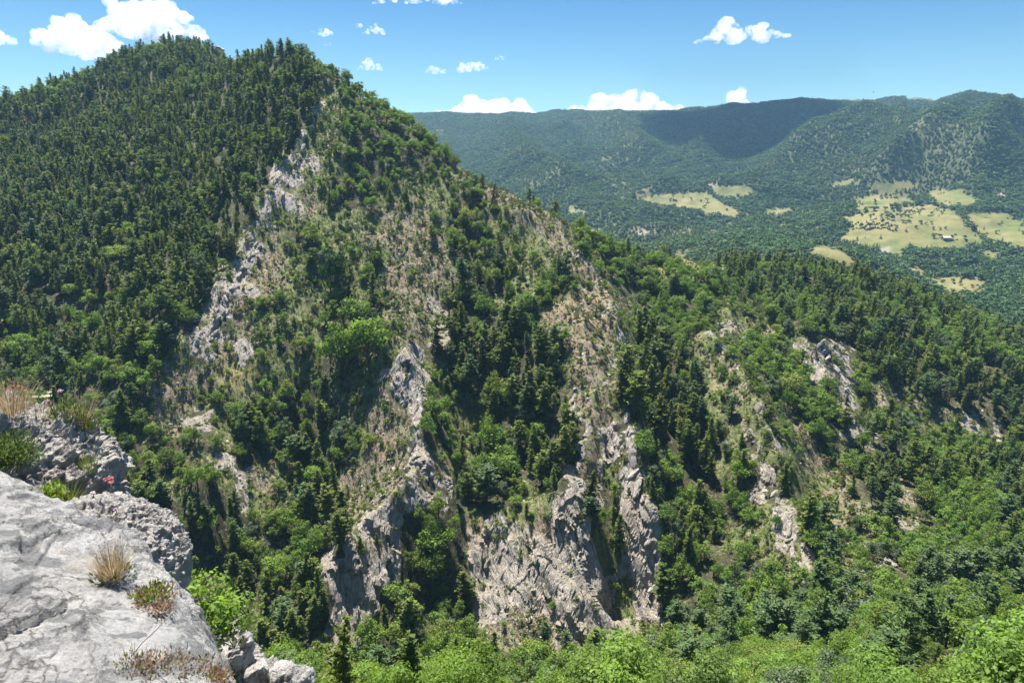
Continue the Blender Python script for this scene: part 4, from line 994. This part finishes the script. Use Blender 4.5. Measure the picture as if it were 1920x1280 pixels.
gA2 = big_rock('karst_boulder', 200, 1068, 4.1, (.50, .55, .40), -.62, 11, 8, 'rounded pitted pale limestone knob behind the slab, right of the rough boulder', rel_knob, 2.2)
def knob(px_, py_, d, sx_, sy_, sz_, seed, label):
    import bmesh
    bm = bmesh.new(); bmesh.ops.create_icosphere(bm, subdivisions=6, radius=1); co = np.array([v.co[:] for v in bm.verts]); fc = np.array([[v.index for v in p.verts] for p in bm.faces]); bm.free()
    q = co*[sx_, sy_, sz_]; x_, y_, z_ = q.T; x_, z_ = x_+seed, z_+seed*2
    k = (.22*facets(x_, y_, z_, .5, seed, .7)+.12*facets(x_, y_, z_, .2, seed+3, .8)+.05*fbm(x_, y_, z_, .12, 4, .6))
    o = link(bpy.data.objects.new('rock_outcrop', mesh_np('rock_outcrop', q+co*k[:, None], fc, [M['karst']]))); a, b = ray(px_, py_); o.location = (a*d, d, b*d); tag(o, label, 'rock'); return o
knob(437, 1232, 6.2, .24, .3, .30, 5, 'small craggy limestone knob below the leafy bush'); knob(500, 1292, 6.0, .40, .35, .18, 8, 'low pale outcrop at the bottom edge right of the slab'); knob(392, 1236, 6.3, .12, .2, .16, 11, 'lowest grey rock between the slab and the craggy knob')
knob(420, 1330, 6.0, .9, .5, .35, 14, 'buried ledge at the bottom edge under the craggy knob')
# the cliff below them, down to the wooded slope
V, F = [], []
for i, (zz, gx, gy) in enumerate([(-2.6, 0, 0), (-6, .3, .5), (-11, 1.2, 1.6), (-18, 2, 4), (-30, 3, 9)]):
    for x_, y_ in [(-9, -3), (-8.5, 3), (-4.6, 5.4), (-2.9, 4.6), (-1.9, 3.6), (-1.1, 2.6), (-.3, 1.2), (1.2, .4), (3, -3)]: V.append((x_+gx*(x_ > -5)+.6*noise3(i*3.3, x_, 1.0), y_+gy*(y_ > 0)*.5-.5, zz))
n = 9
F = [[i*n+j, i*n+j+1, (i+1)*n+j+1, (i+1)*n+j] for i in range(4) for j in range(n-1)]
me = mesh_np('cliff', np.array(V), np.array(F), [M['karst']]); tag(link(bpy.data.objects.new('cliff', me)), kind='structure')

# ------------------------------------------------------------------ plants on the limestone
def blades(seed, n_, h, spread, wdt, droop=.5, base_r=.03):
    g = np.random.default_rng(seed); az = g.uniform(0, 6.28, n_); rb = base_r*np.sqrt(g.random(n_)); L_ = h*g.uniform(.5, 1.1, n_); out = spread*g.uniform(.1, 1, n_)
    V, F = [], []
    dx, dy = np.cos(az), np.sin(az); sx_, sy_ = -dy, dx; pts_ = []
    for t, wk in ((0, 1), (.4, .8), (.75, .5), (1, .05)):
        cx = dx*(rb+out*L_*t**1.5); cy = dy*(rb+out*L_*t**1.5); cz = L_*(t-droop*out*t*t*.6)
        w_ = wdt*wk/2
        pts_ += [np.c_[cx-sx_*w_, cy-sy_*w_, cz], np.c_[cx+sx_*w_, cy+sy_*w_, cz]]
    V = np.stack(pts_, 1).reshape(-1, 3); b_ = np.arange(n_)[:, None]*8
    F = np.concatenate([b_+[0, 1, 3, 2], b_+[2, 3, 5, 4], b_+[4, 5, 7, 6]]); return V, F, np.repeat(g.random(n_), 8)
def mk(name, V, F, T, mat, parent=None):
    me = mesh_np(name, V, F, [M[mat]], False); fattr(me, 'tone', T); return link(bpy.data.objects.new(name, me), parent)
def plant(name, loc, label, cat_, pieces, group=None, s=1, rz=0):
    e = bpy.data.objects.new(name, None); e.location = loc; e.scale = (s, s, s); e.rotation_euler = (0, 0, rz); e.empty_display_size = .1; SC.collection.objects.link(e); tag(e, label, cat_, group)
    for pn, (V, F, T), m_ in pieces: mk(pn, V, F, T, m_, e)
    return e
def seeds(seed, n_, h, spread, size):
    g = np.random.default_rng(seed); az = g.uniform(0, 6.28, n_); L_ = h*g.uniform(.7, 1.15, n_); o_ = spread*g.uniform(.1, 1, n_)*L_
    C = np.c_[np.cos(az)*o_, np.sin(az)*o_, L_*(1-.3*spread)]; C = np.repeat(C, 3, 0)+g.normal(0, size*.5, (n_*3, 3)); D = unit(g.normal(0, .4, C.shape)+[0, 0, 1]); V, F = leaves(C, D, unit(g.normal(size=C.shape)), size, size*.3)
    return V, F, np.repeat(g.random(len(C)), 4)
def up(p, dz=0): return (p[0], p[1], p[2]+dz)
gB = B_ROCK.at
def gA(px_, py_, *_): return gA2(px_, py_) if px_ > 168 else gA1(px_, py_)
plant('dry_grass', up(gA(20, 768, 4)), 'tall straw coloured grass on top of the boulder at the left edge', 'grass', [('blades', blades(1, 420, .25, .75, .003, .5, .16), 'straw'), ('seed_heads', seeds(1, 50, .25, .6, .03), 'straw')])
plant('dry_grass', up(gA(75, 772, 4)), 'low straw grass fringe behind the pink flowers', 'grass', [('blades', blades(2, 200, .08, .9, .003, .5, .2), 'straw')])
plant('dry_grass', up(gB(212, 1082, 2)), 'pale dry grass tuft rooted in the slab edge', 'grass', [('blades', blades(3, 460, .15, .85, .002, .4, .055), 'straw'), ('seed_heads', seeds(3, 40, .15, .5, .012), 'straw'), ('dead_leaves', make_tuft(3, .10, .05, 160, .012), 'scrub')])
plant('dry_grass', up(gA(130, 955, 3)), 'greyish dry tuft in the hollow between slab and boulder', 'grass', [('blades', blades(4, 300, .19, 1.0, .004, .3, .08), 'scrub'), ('dead_leaves', make_tuft(4, .13, .09, 300, .012), 'scrub')])
plant('dry_grass', up(gA(166, 872, 3.6), -.05), 'bare brown twiggy tuft on the boulder notch', 'grass', [('blades', blades(5, 200, .20, 1.0, .003, .2, .07), 'scrub')])
plant('cushion_shrub', up(gA(14, 862, 3.4), -.02), 'grey olive cushion shrub on the boulder at the left edge', 'shrub', [('foliage', make_tuft(6, .24, .26, 3200, .013), 'leaves_grey'), ('twigs', blades(6, 160, .2, .9, .004, .1, .1), 'scrub')])
plant('green_herb', up(gA(72, 955, 3)), 'fresh green herb clump in the crack above the slab', 'plant', [('foliage', make_tuft(7, .15, .16, 900, .014), 'leaves_bright'), ('dead_leaves', make_tuft(8, .2, .07, 320, .016), 'rust')])
plant('green_herb', up(gA(98, 930, 3)), 'lighter green herb right of the fresh green clump', 'plant', [('foliage', make_tuft(9, .09, .14, 420, .013), 'leaves_bright')])
plant('rusty_herb', up(gA(60, 985, 2.6)), 'rust coloured dead herbs at the slab edge', 'plant', [('foliage', make_tuft(10, .2, .05, 420, .014), 'rust')])
plant('rusty_herb', up(gA(150, 780, 3.6), -.1), 'orange brown dry bush hanging off the right side of the boulder top', 'plant', [('foliage', make_tuft(11, .15, .24, 800, .012), 'scrub'), ('twigs', blades(11, 120, .34, .8, .004, .1, .06), 'straw')])
plant('grey_herb', up(gA(128, 778, 4), -.05), 'small grey green herb on the boulder crest', 'plant', [('foliage', make_tuft(12, .15, .18, 600, .014), 'leaves_grey')])
plant('rusty_herb', up(gB(285, 1125, 2)), 'reddish green stonecrop running down the slab edge', 'plant', [('foliage', make_tuft(13, .10, .06, 500, .010), 'rust'), ('green_leaves', make_tuft(14, .09, .07, 260, .010), 'leaves')])
plant('rusty_herb', up(gB(300, 1150, 2)), 'small reddish stonecrop patch below the first one', 'plant', [('foliage', make_tuft(15, .06, .05, 260, .009), 'rust')])
for i, (a_, b_, r_, l_) in enumerate([(235, 1268, .13, 'left patch of orange dry herbs at the bottom of the slab'), (290, 1272, .14, 'middle patch of orange dry herbs at the bottom of the slab'), (350, 1276, .12, 'right patch of orange dry herbs at the bottom of the slab'), (392, 1282, .08, 'small orange herb at the lower right slab corner')]):
    plant('rusty_herb', up(gB(a_, b_, 1.3)), l_, 'plant', [('foliage', make_tuft(20+i, r_, .035, 900, .008), 'rust'), ('stems', blades(20+i, 70, .06, .9, .002, .2, r_*.8), 'rust'), ('green_leaves', make_tuft(30+i, r_*.8, .05, 160, .008), 'scrub')])
def flower(px_, py_, at_, h, label, mat='pink', group=None, heads=3, size=.022):
    g = np.random.default_rng(int(px_*7+py_)); p = at_
    e = bpy.data.objects.new('pink_flower', None); e.location = p; SC.collection.objects.link(e); tag(e, label, 'flower', group)
    for i in range(heads):
        t_ = np.array([g.normal(0, h*.22), g.normal(0, h*.22), h*g.uniform(.75, 1.05)])
        V, F = tube(np.array([[0, 0, -.02], t_*[.4, .4, .55], t_]), [.003, .0025, .0018], 4); m_ = mesh_np('stem', V, F, [M['scrub']]); fattr(m_, 'tone', np.full(len(V), .5)); link(bpy.data.objects.new('stem', m_), e)
        n_ = 34; u_ = unit(g.normal(size=(n_, 3))); V, F = leaves(t_+u_*size*[1, 1, .55]*g.uniform(.3, 1, (n_, 1)), unit(u_+[0, 0, .5]), unit(g.normal(size=(n_, 3))), .013, .009)
        mk('flower_head', V, F, np.repeat(g.random(n_), 4), mat, e)
for (a_, b_, h_, l_, m_, hd) in [(32, 762, .20, 'red pink flower cluster leftmost on the boulder top', 'pink', 3), (46, 764, .17, 'red pink flower second from the left on the boulder top', 'pink', 2), (66, 768, .14, 'small violet flower in the middle of the boulder top', 'violet', 1), (80, 772, .14, 'violet flower right of the middle on the boulder top', 'violet', 2), (104, 784, .22, 'tallest pale violet flower at the right of the boulder top', 'violet', 4)]:
    flower(a_, b_, gA(a_, b_, 4), h_, l_, m_, None, hd)
flower(217, 912, gA(217, 912, 3.6), .12, 'red pink flowers on the right crest of the boulder', 'pink', None, 4)
flower(176, 930, gA(176, 930, 3.6), .03, 'violet flowers lying low on the boulder face', 'violet', None, 2, .016)
flower(220, 958, gA(222, 958, 3.6), .03, 'pair of tiny violet flowers lower on the boulder face', 'violet', None, 2, .014)
def stalk(p0, p1, label, r=.0028, seed=0, kink=.03):
    g = np.random.default_rng(seed); t_ = np.linspace(0, 1, 8)[:, None]; p0, p1 = np.array(p0), np.array(p1); path = p0+(p1-p0)*t_; path[1:-1] += g.normal(0, kink*np.linalg.norm(p1-p0)*.25, (6, 3))
    V, F = tube(path, np.linspace(r, r*.4, 8), 4); o = link(bpy.data.objects.new('dry_stalk', mesh_np('dry_stalk', V, F, [M['dead']]))); tag(o, label, 'stalk')
stalk(gB(242, 1236, 1.5), P(332, 1140, 1.95), 'long thin dry stalk arching over the slab', .0022, 1)
stalk(P(128, 812, 4.7), P(144, 770, 4.8), 'thin grey stalk upright beside the boulder top', .004, 2)
stalk(P(158, 832, 4.6), P(184, 808, 4.7), 'thin stalk leaning right below the boulder top', .003, 3)
# twig trees
def twigs(g, p, d, L_, r, depth, out, kink=.25):
    n_ = 4; path = [np.array(p, float)]; dd = np.array(d, float)
    for i in range(n_):
        dd = unit(dd+g.normal(0, kink, 3)+[0, 0, .06]); path.append(path[-1]+dd*L_/n_)
    out.append(tube(np.array(path), np.linspace(r, r*.45, n_+1), 5))
    if depth > 0:
        for k in range(int(g.integers(2, 4))):
            j = int(g.integers(2, n_+1)); twigs(g, path[j], unit(dd+g.normal(0, .65, 3)), L_*g.uniform(.5, .75), r*.48, depth-1, out, kink)
def dead_tree(loc, h, seed, label, d=(0, 0, 1), r=None, depth=3, mat='dead'):
    g = np.random.default_rng(seed); e = bpy.data.objects.new('dead_tree', None); e.location = loc; SC.collection.objects.link(e); tag(e, label, 'dead tree')
    n_ = 5; path = [np.array([0., 0, -.3])]; dd = np.array(d, float)
    for i in range(n_): dd = unit(dd+g.normal(0, .12, 3)); path.append(path[-1]+dd*h*.5/n_)
    r = r or .022*h
    V, F = tube(np.array(path), np.linspace(r, r*.5, n_+1), 6); link(bpy.data.objects.new('trunk', mesh_np('trunk', V, F, [M[mat]])), e)
    for k in range(6):
        out = []; j = int(g.integers(2, n_+1)); twigs(g, path[j], unit(dd+g.normal(0, .6, 3)), h*g.uniform(.25, .42), r*.55, depth-1, out)
        V, F = cat(out); link(bpy.data.objects.new('branch', mesh_np('branch', V, F, [M[mat]])), e)
dead_tree(P(318, 1095, 5.6), .55, 3, 'bare grey twiggy bush sticking out right of the boulder', (.7, 0, .6), .008, 4)
def low(px_, d, dz=0):
    a, _ = ray(px_, 1200); x_ = float(a*d); return (x_, d, float(H(x_, d))+dz)
for px_, d, h_, sd_, l_ in [(1195, 62, 6.5, 31, 'bleached dead tree with forked branches at the bottom edge right of the tall cliff'), (1290, 58, 6.0, 32, 'second bleached dead tree at the bottom edge, further right'), (1850, 66, 9.5, 33, 'tall bare dead tree in the bottom right corner'), (1905, 60, 7, 36, 'dead branches cut by the bottom right corner'), (1530, 60, 7.0, 34, 'dead snag among the near pines at the bottom edge'), (800, 60, 5.6, 35, 'thin dead branches at the bottom edge left of the tall cliff')]:
    dead_tree(low(px_, d), h_, sd_, l_)
# leafy bush by the slab
(tv, tf), crown = make_broadleaf(77, .85, .78, 30, .036, 75, low=.0); e = plant('leafy_bush', P(398, 1245, 5.6), 'light green leafy bush growing out below the slab, right of it', 'bush', [('foliage', crown, 'leaves_bright')]); link(bpy.data.objects.new('stems', mesh_np('stems', tv, tf, [M['dead']])), e)
(tv, tf), crown = make_broadleaf(78, .7, .6, 20, .034, 65, low=.0); e = plant('leafy_bush', P(350, 1215, 5.5), 'yellow green bush tucked against the slab edge', 'bush', [('foliage', crown, 'leaves_bright')]); link(bpy.data.objects.new('stems', mesh_np('stems', tv, tf, [M['dead']])), e)
plant('grey_herb', P(410, 1285, 5.3), 'grey green herb clump at the bottom edge beside the slab', 'plant', [('foliage', make_tuft(41, .2, .2, 900, .016), 'leaves_grey')])
# near crowns along the bottom edge
for px_, d, h_, sd_, l_, mt_ in [(700, 46, 6.0, 51, 'nearest leafy crown at the bottom edge, rounded, right of the cliff foot', 'leaves'), (775, 50, 6.0, 52, 'near leafy crown at the bottom edge, just right of the nearest one', 'leaves_bright'), (880, 56, 7.2, 53, 'upright pointed leafy crown at the bottom edge centre', 'leaves'), (1230, 50, 5.6, 54, 'near leafy crown around the bleached dead tree', 'leaves_bright'), (1380, 52, 5.6, 55, 'near leafy crown at the bottom edge, right of the dead trees', 'leaves')]:
    r_ = make_broadleaf(sd_, 7, 6, 30, .12, 420); mt2 = two_meshes('near_crown', r_, M[mt_]); loc = low(px_, d); s_ = h_/7*.75
    place('broadleaf_tree', mt2, up(loc, -.9), rng.uniform(0, 6), (s_, s_, s_), l_, 'tree', None)
# boulders in the stream bed and pink rocks
SM = [stone_mesh('boulder', 90+i, M['stone_pale'], 1, 2) for i in range(4)]
for i, (a_, b_, s_) in enumerate([(1730, 1030, 1.5), (1722, 1044, 1.0), (1745, 1063, 1.1), (1727, 1074, .8), (1660, 1052, 1.3), (1672, 1060, .9), (1765, 1053, .7), (1712, 1022, .8), (1648, 1040, .7), (1735, 1090, .9), (1700, 1035, .7), (1925, 1045, 2.0), (1880, 985, 1.6), (1790, 1035, .8)]):
    X_, Y_, Z_ = ground_at(a_, b_); o = link(bpy.data.objects.new('boulder', SM[i % 4])); o.location = (X_, Y_-1, Z_+s_*.9); o.scale = (s_*1.3, s_, s_); o.rotation_euler = (rng.uniform(-.3, .3), rng.uniform(-.3, .3), rng.uniform(0, 6)); tag(o, 'pale boulder in the stream bed at the bottom of the gorge', 'boulder', 'boulders in the stream bed of the gorge')
for i, (a_, b_, s_, l_) in enumerate([(1370, 1200, 1.6, 'pinkish rock lump poking from the near wood, left one'), (1345, 1212, 1.2, 'smaller pinkish rock low left of the lump'), (1440, 1185, 1.5, 'tan rock spike right of the pinkish lump'), (1448, 1205, 1.1, 'lower tan rock under the spike')]):
    X_, Y_, Z_ = ground_at(a_, b_+14, 60); o = link(bpy.data.objects.new('rock_outcrop', SM[i % 4])); o.location = (X_, Y_, Z_+.6); k_ = s_*Y_/110; o.scale = (k_*1.2, k_, k_*1.8); o.rotation_euler = (0, .4, i); tag(o, l_, 'rock')
# farmhouse in the far field
X_, Y_, Z_ = far_ground(1774, 449); e = bpy.data.objects.new('farmhouse', None); e.location = (X_, Y_, Z_-.5); e.rotation_euler = (0, 0, .1); SC.collection.objects.link(e); tag(e, 'tiny farmhouse with a pale roof at the lower edge of the tawny far field', 'house')
wV = np.array([[a_*6, b_*3, c_*3.2] for c_ in (0, 1) for a_, b_ in ((-1, -1), (1, -1), (1, 1), (-1, 1))]); wF = np.array([[3, 2, 1, 0], [0, 1, 5, 4], [1, 2, 6, 5], [2, 3, 7, 6], [3, 0, 4, 7], [4, 5, 6, 7]])
link(bpy.data.objects.new('wall', mesh_np('wall', wV, wF, [plain('plaster', (.42, .36, .30))], False)), e)
rV = np.array([[-6.6, -3.7, 3.1], [6.6, -3.7, 3.1], [6.6, 0, 5.2], [-6.6, 0, 5.2], [6.6, 3.7, 3.1], [-6.6, 3.7, 3.1]]); rF = np.array([[0, 1, 2, 3], [3, 2, 4, 5]])
link(bpy.data.objects.new('roof', mesh_np('roof', rV, rF, [plain('roof_tiles', (.62, .50, .42))], False)), e)
for a_ in (-3.5, 0, 3.5):
    dV = np.array([[a_-.5, -3.03, 1], [a_+.5, -3.03, 1], [a_+.5, -3.03, 2.2], [a_-.5, -3.03, 2.2]]); link(bpy.data.objects.new('window', mesh_np('window', dV, np.array([[0, 1, 2, 3]]), [plain('window_dark', (.04, .04, .05), .3)], False)), e)
# a bird gliding far over the ridge
a_, b_ = ray(1638, 173); D_ = 170.
bV = np.array([[-.75, .1, .12], [-.3, .16, .04], [0, .14, 0], [.3, .16, .04], [.75, .1, .12], [.3, -.06, .03], [0, -.1, 0], [-.3, -.06, .03]]); e = bpy.data.objects.new('bird', None); e.location = (a_*D_, D_, b_*D_); SC.collection.objects.link(e); tag(e, 'tiny dark bird gliding in the sky above the right hand far ridge', 'bird')
bm_ = plain('dark_feathers', (.05, .045, .04)); link(bpy.data.objects.new('wing', mesh_np('wing', bV, np.array([[0, 1, 7, 0], [1, 2, 6, 7], [2, 3, 5, 6], [3, 4, 5, 3]])[1:3], [bm_], False)), e)
link(bpy.data.objects.new('wing', mesh_np('wing', bV, np.array([[0, 1, 7], [4, 5, 3]]), [bm_], False)), e)
V, F = tube(np.array([[0, -.35, 0], [0, -.1, .02], [0, .2, .02], [0, .36, 0]]), [.02, .09, .08, .02], 6); link(bpy.data.objects.new('body', mesh_np('body', V, F, [bm_])), e)

# pale slabs standing along the ribs
def slab_mesh(seed):
    import bmesh
    g = np.random.default_rng(seed); bm = bmesh.new(); bmesh.ops.create_icosphere(bm, subdivisions=3, radius=1); co = np.array([v.co[:] for v in bm.verts]); fc = np.array([[v.index for v in p.verts] for p in bm.faces]); bm.free()
    q = co/((np.abs(co)**4).sum(1)**.25)[:, None]*[.42, .8, 1.7]
    q = q+co*(.22*facets(q[:, 0]+seed, q[:, 1], q[:, 2]*.5, .5, seed, .8)+.08*fbm(q[:, 0], q[:, 1], q[:, 2]+seed, .4, 3))[:, None]
    return mesh_np('rib_rock', q, fc, [M['stone_pale']], False)
SLB = [slab_mesh(s_) for s_ in (1, 2, 3, 4)]
for line, num, sz, zone in [('600,205 572,262 548,330 505,400', 13, 1.7, 'on the upper part of the pale left rib'), ('482,460 462,490 440,530 405,600 392,640', 30, 1.5, 'on the long white lower part of the left rib'), ('745,690 775,745 790,790', 9, 1.3, 'under the small overhang left of the central gully'),
   ('1172,780 1195,900 1215,1000 1238,1130', 14, 1.5, 'on the rib right of the dark cleft'), ('1410,820 1445,890 1470,980 1500,1070', 16, 1.5, 'on the slabby grey spur right of the ravine'), ('1535,650 1560,690 1590,730', 8, 1.8, 'on the small grey crag high at right'), ('1565,760 1600,830', 6, 1.5, 'on the little crag below the high one at right')]:
    L_ = np.array([[float(t_) for t_ in q.split(',')] for q in line.split()]); tt = np.linspace(0, len(L_)-1.001, num)
    for t_ in tt:
        k_ = int(t_); f_ = t_-k_; p_ = L_[k_]*(1-f_)+L_[k_+1]*f_+rng.normal(0, 3.5, 2); X_, Y_, Z_ = ground_at(p_[0], p_[1]); s_ = sz*rng.uniform(.45, 1.05)
        o = link(bpy.data.objects.new('rock', SLB[int(rng.integers(0, 4))])); o.location = (X_, Y_, Z_+.05*s_); o.scale = (s_, s_*rng.uniform(.7, 1.3), s_*rng.uniform(.8, 1.3)); o.rotation_euler = (rng.normal(-.85, .25), rng.normal(.4, .3), rng.normal(.2, .5))
        tag(o, 'small pale rock '+zone, 'rock', 'small pale rocks '+zone)
# the summit rock on the left knoll
o = link(bpy.data.objects.new('rock_outcrop', SM[0])); a_, b_ = ray(414, 92); o.location = (a_*588, 588, b_*588-1); o.scale = (5.5, 4, 6); o.rotation_euler = (.2, .3, .4); tag(o, 'tan rock outcrop on the right edge of the wooded knoll at upper left', 'rock')
# ------------------------------------------------------------------ clouds
def cloud_mat(name, dens, size=None):
    m = bpy.data.materials.new(name); m.use_nodes = True; nt = m.node_tree; nt.nodes.remove(nt.nodes['Principled BSDF'])
    pv = nt.nodes.new('ShaderNodeVolumePrincipled'); pv.inputs['Color'].default_value = (.995, .995, .995, 1); pv.inputs['Density'].default_value = dens; pv.inputs['Anisotropy'].default_value = .35
    if size:
        c = nt.nodes.new('ShaderNodeTexCoord'); n = nt.nodes.new('ShaderNodeTexNoise'); n.inputs['Scale'].default_value = 1/size; n.inputs['Detail'].default_value = 6; n.inputs['Roughness'].default_value = .65
        r = nt.nodes.new('ShaderNodeMapRange'); r.inputs['From Min'].default_value = .43; r.inputs['From Max'].default_value = .66; r.inputs['To Min'].default_value = 0; r.inputs['To Max'].default_value = dens*2.6
        nt.links.new(c.outputs['Object'], n.inputs['Vector']); nt.links.new(n.outputs['Fac'], r.inputs['Value']); nt.links.new(r.outputs['Result'], pv.inputs['Density'])
    nt.links.new(pv.outputs[0], nt.nodes['Material Output'].inputs['Volume']); return m
def cloud(px_, py_, wpx, hpx, dist, label, group, seed, dens=.016, n=26, flat=.35, depth=.5, skew=0, lumps=None, kind=None):
    import bmesh
    g = np.random.default_rng(seed); a, b = ray(px_, py_); k = dist/1280*1.05
    c = np.array([a*dist, dist, b*dist]); hz_ = dist > 12000; W, Hh = wpx*k*(1.12 if hz_ else 1.05), hpx*k*(1.4 if hz_ else 1.15); V, F, o = [], [], 0
    n = int(n*(3.2 if dist > 12000 else 2.2))
    bm = bmesh.new(); bmesh.ops.create_icosphere(bm, subdivisions=3, radius=1); co = np.array([v.co[:] for v in bm.verts]); fc = np.array([[v.index for v in p.verts] for p in bm.faces]); bm.free()
    for i in range(n):
        t = g.uniform(-1, 1); env = (1-abs(t)**2.4)*(.55+.45*g.random())
        if lumps: env *= .35+.65*max(math.exp(-((t-l)/.22)**2) for l in lumps)
        r = Hh*(.08+.22*env)*g.uniform(.45, 1.2); x_ = t*W*.46; zz = -Hh*flat+g.uniform(0, 1)*max(0, env*Hh*(1-r/Hh)); y_ = g.uniform(-.5, .5)*Hh*depth*2*env
        zz += skew*t*Hh
        d = 1+.42*fbm(co[:, 0]*1.7+i, co[:, 1]*1.7, co[:, 2]*1.7+seed, 1, 4, .65)
        P_ = co*r*d[:, None]*[1.15, 1, .85]+[x_, y_, zz]; P_[:, 2] = np.where(P_[:, 2] < -Hh*.45, -Hh*.45+.25*(P_[:, 2]+Hh*.45), P_[:, 2])
        V.append(P_); F.append(fc+o); o += len(P_)
    me = mesh_np('cloud', np.concatenate(V), np.concatenate(F), [cloud_mat('cloud_vapour', dens, None if kind else Hh*.30)], True)
    ob = link(bpy.data.objects.new('cloud', me)); ob.location = c; tag(ob, label if not kind else None, 'cloud' if not kind else None, group if not kind else None, kind)
    md = ob.modifiers.new('merge', 'REMESH'); md.mode = 'VOXEL'; md.voxel_size = max(W, Hh)/150
    return ob
GA, GB, GC = 'white clouds at upper left', 'small fair weather clouds', 'white cumulus heads rising behind the far ridge'
CL = [(150, 76, 165, 58, 9000, 'broad white cloud left of the rounded knoll', GA, 1, .0065, 34, .3, .5, -.25, None),
 (280, 38, 185, 60, 9000, 'largest white cloud, above the rounded knoll at upper left', GA, 2, .0065, 36, .3, .5, -.1, None),
 (300, 71, 75, 22, 9000, 'flat cloud scrap just over the knoll, under the largest cloud', GA, 3, .0065, 16, .3, .5, 0, None),
 (-4, 70, 60, 26, 9000, 'white cloud cut by the left edge of the photo', GA, 4, .0065, 16, .3, .5, 0, None),
 (604, 60, 40, 14, 9500, 'small cloud right above the dark summit trees', GB, 5, .008, 12, .3, .5, 0, None),
 (703, 57, 40, 14, 9500, 'small cloud right of the summit, second from the summit in the upper row', GB, 6, .008, 12, .3, .5, 0, None),
 (674, 48, 14, 9, 9500, 'tiny cloud fleck between two small clouds right of the summit', GB, 7, .006, 7, .3, .5, 0, None),
 (693, 124, 48, 18, 9500, 'small pointed cloud over the right shoulder of the summit', GB, 8, .0065, 14, .3, .5, 0, None),
 (817, 131, 38, 13, 10000, 'small cloud left of the brightest one over the long ridge', GB, 9, .0065, 12, .3, .5, 0, None),
 (884, 125, 60, 19, 10000, 'brightest of the small clouds over the long ridge', GB, 10, .0065, 16, .3, .5, .15, None),
 (937, 109, 22, 9, 10000, 'tiny cloud high to the right of the small bright one', GB, 11, .006, 8, .3, .5, 0, None),
 (612, 83, 22, 7, 9500, 'faint cloud smear just over the summit slope', GB, 15, .004, 8, .3, .5, 0, None),
 (782, -3, 150, 22, 8500, 'long white cloud cut by the top edge of the photo', GA, 12, .0065, 26, .3, .5, 0, None),
 (1392, 57, 160, 40, 9000, 'lone double white cloud high over the far ridge', GB, 13, .0065, 34, .3, .5, .12, (-.35, .45)),
 (930, 214, 262, 48, 16000, 'wide cumulus head behind the left end of the far ridge', GC, 21, .004, 40, .4, .5, -.1, None),
 (1165, 208, 255, 54, 16000, 'tallest cumulus bank behind the middle of the far ridge', GC, 22, .004, 40, .4, .5, .1, None),
 (1375, 196, 76, 42, 16000, 'single slanting cumulus head behind the far ridge', GC, 23, .0065, 22, .4, .5, .3, (.2,)),
 (1447, 200, 36, 22, 16000, 'low cumulus tip beside the dark ridge top', GC, 24, .0065, 12, .4, .5, 0, None),
 (1645, 192, 26, 16, 16000, 'tiny cumulus tip at the notch left of the highest far summit', GC, 25, .0065, 10, .4, .5, 0, None)]
for q in CL: cloud(q[0], q[1], q[2], q[3], q[4], q[5], q[6], q[7], q[8], q[9], q[10], q[11], q[12], q[13])

# the cloud, above the frame, whose shade lies on the far ridge
_a, _b = ray(1420, 262); _p = Vector((float(_a)*2300, 2300, float(_b)*2300)); _p = _p+sdir*((1350-_p.z)/sdir.z)
cloud(0, 0, 10, 10, 100, None, None, 31, .06, 26, .3, .5, 0, None, 'structure')
_c = bpy.data.objects['cloud' if 'cloud.%03d' % len(CL) not in bpy.data.objects else 'cloud.%03d' % len(CL)]; _c.location = _p
_c.scale = (800, 760, 130)
# ------------------------------------------------------------------ the air
def haze(density=.000082):
    V = np.array([[sx_*9000, sy_*9000 if sy_ > 0 else -9000, z_] for z_ in (-421.0, 330.0) for sx_, sy_ in ((-1, -1), (1, -1), (1, 1), (-1, 1))])
    F = np.array([[3, 2, 1, 0], [4, 5, 6, 7], [0, 1, 5, 4], [1, 2, 6, 5], [2, 3, 7, 6], [3, 0, 4, 7]])
    m = bpy.data.materials.new('haze'); m.use_nodes = True; nt = m.node_tree; nt.nodes.remove(nt.nodes['Principled BSDF'])
    pv = nt.nodes.new('ShaderNodeVolumePrincipled'); pv.inputs['Color'].default_value = (.36, .66, 1, 1); pv.inputs['Density'].default_value = density
    pv.inputs['Anisotropy'].default_value = .2
    nt.links.new(pv.outputs[0], nt.nodes['Material Output'].inputs['Volume'])
    me = mesh_np('haze', V, F, [m], False); o = link(bpy.data.objects.new('haze', me)); tag(o, kind='stuff'); return o
haze()
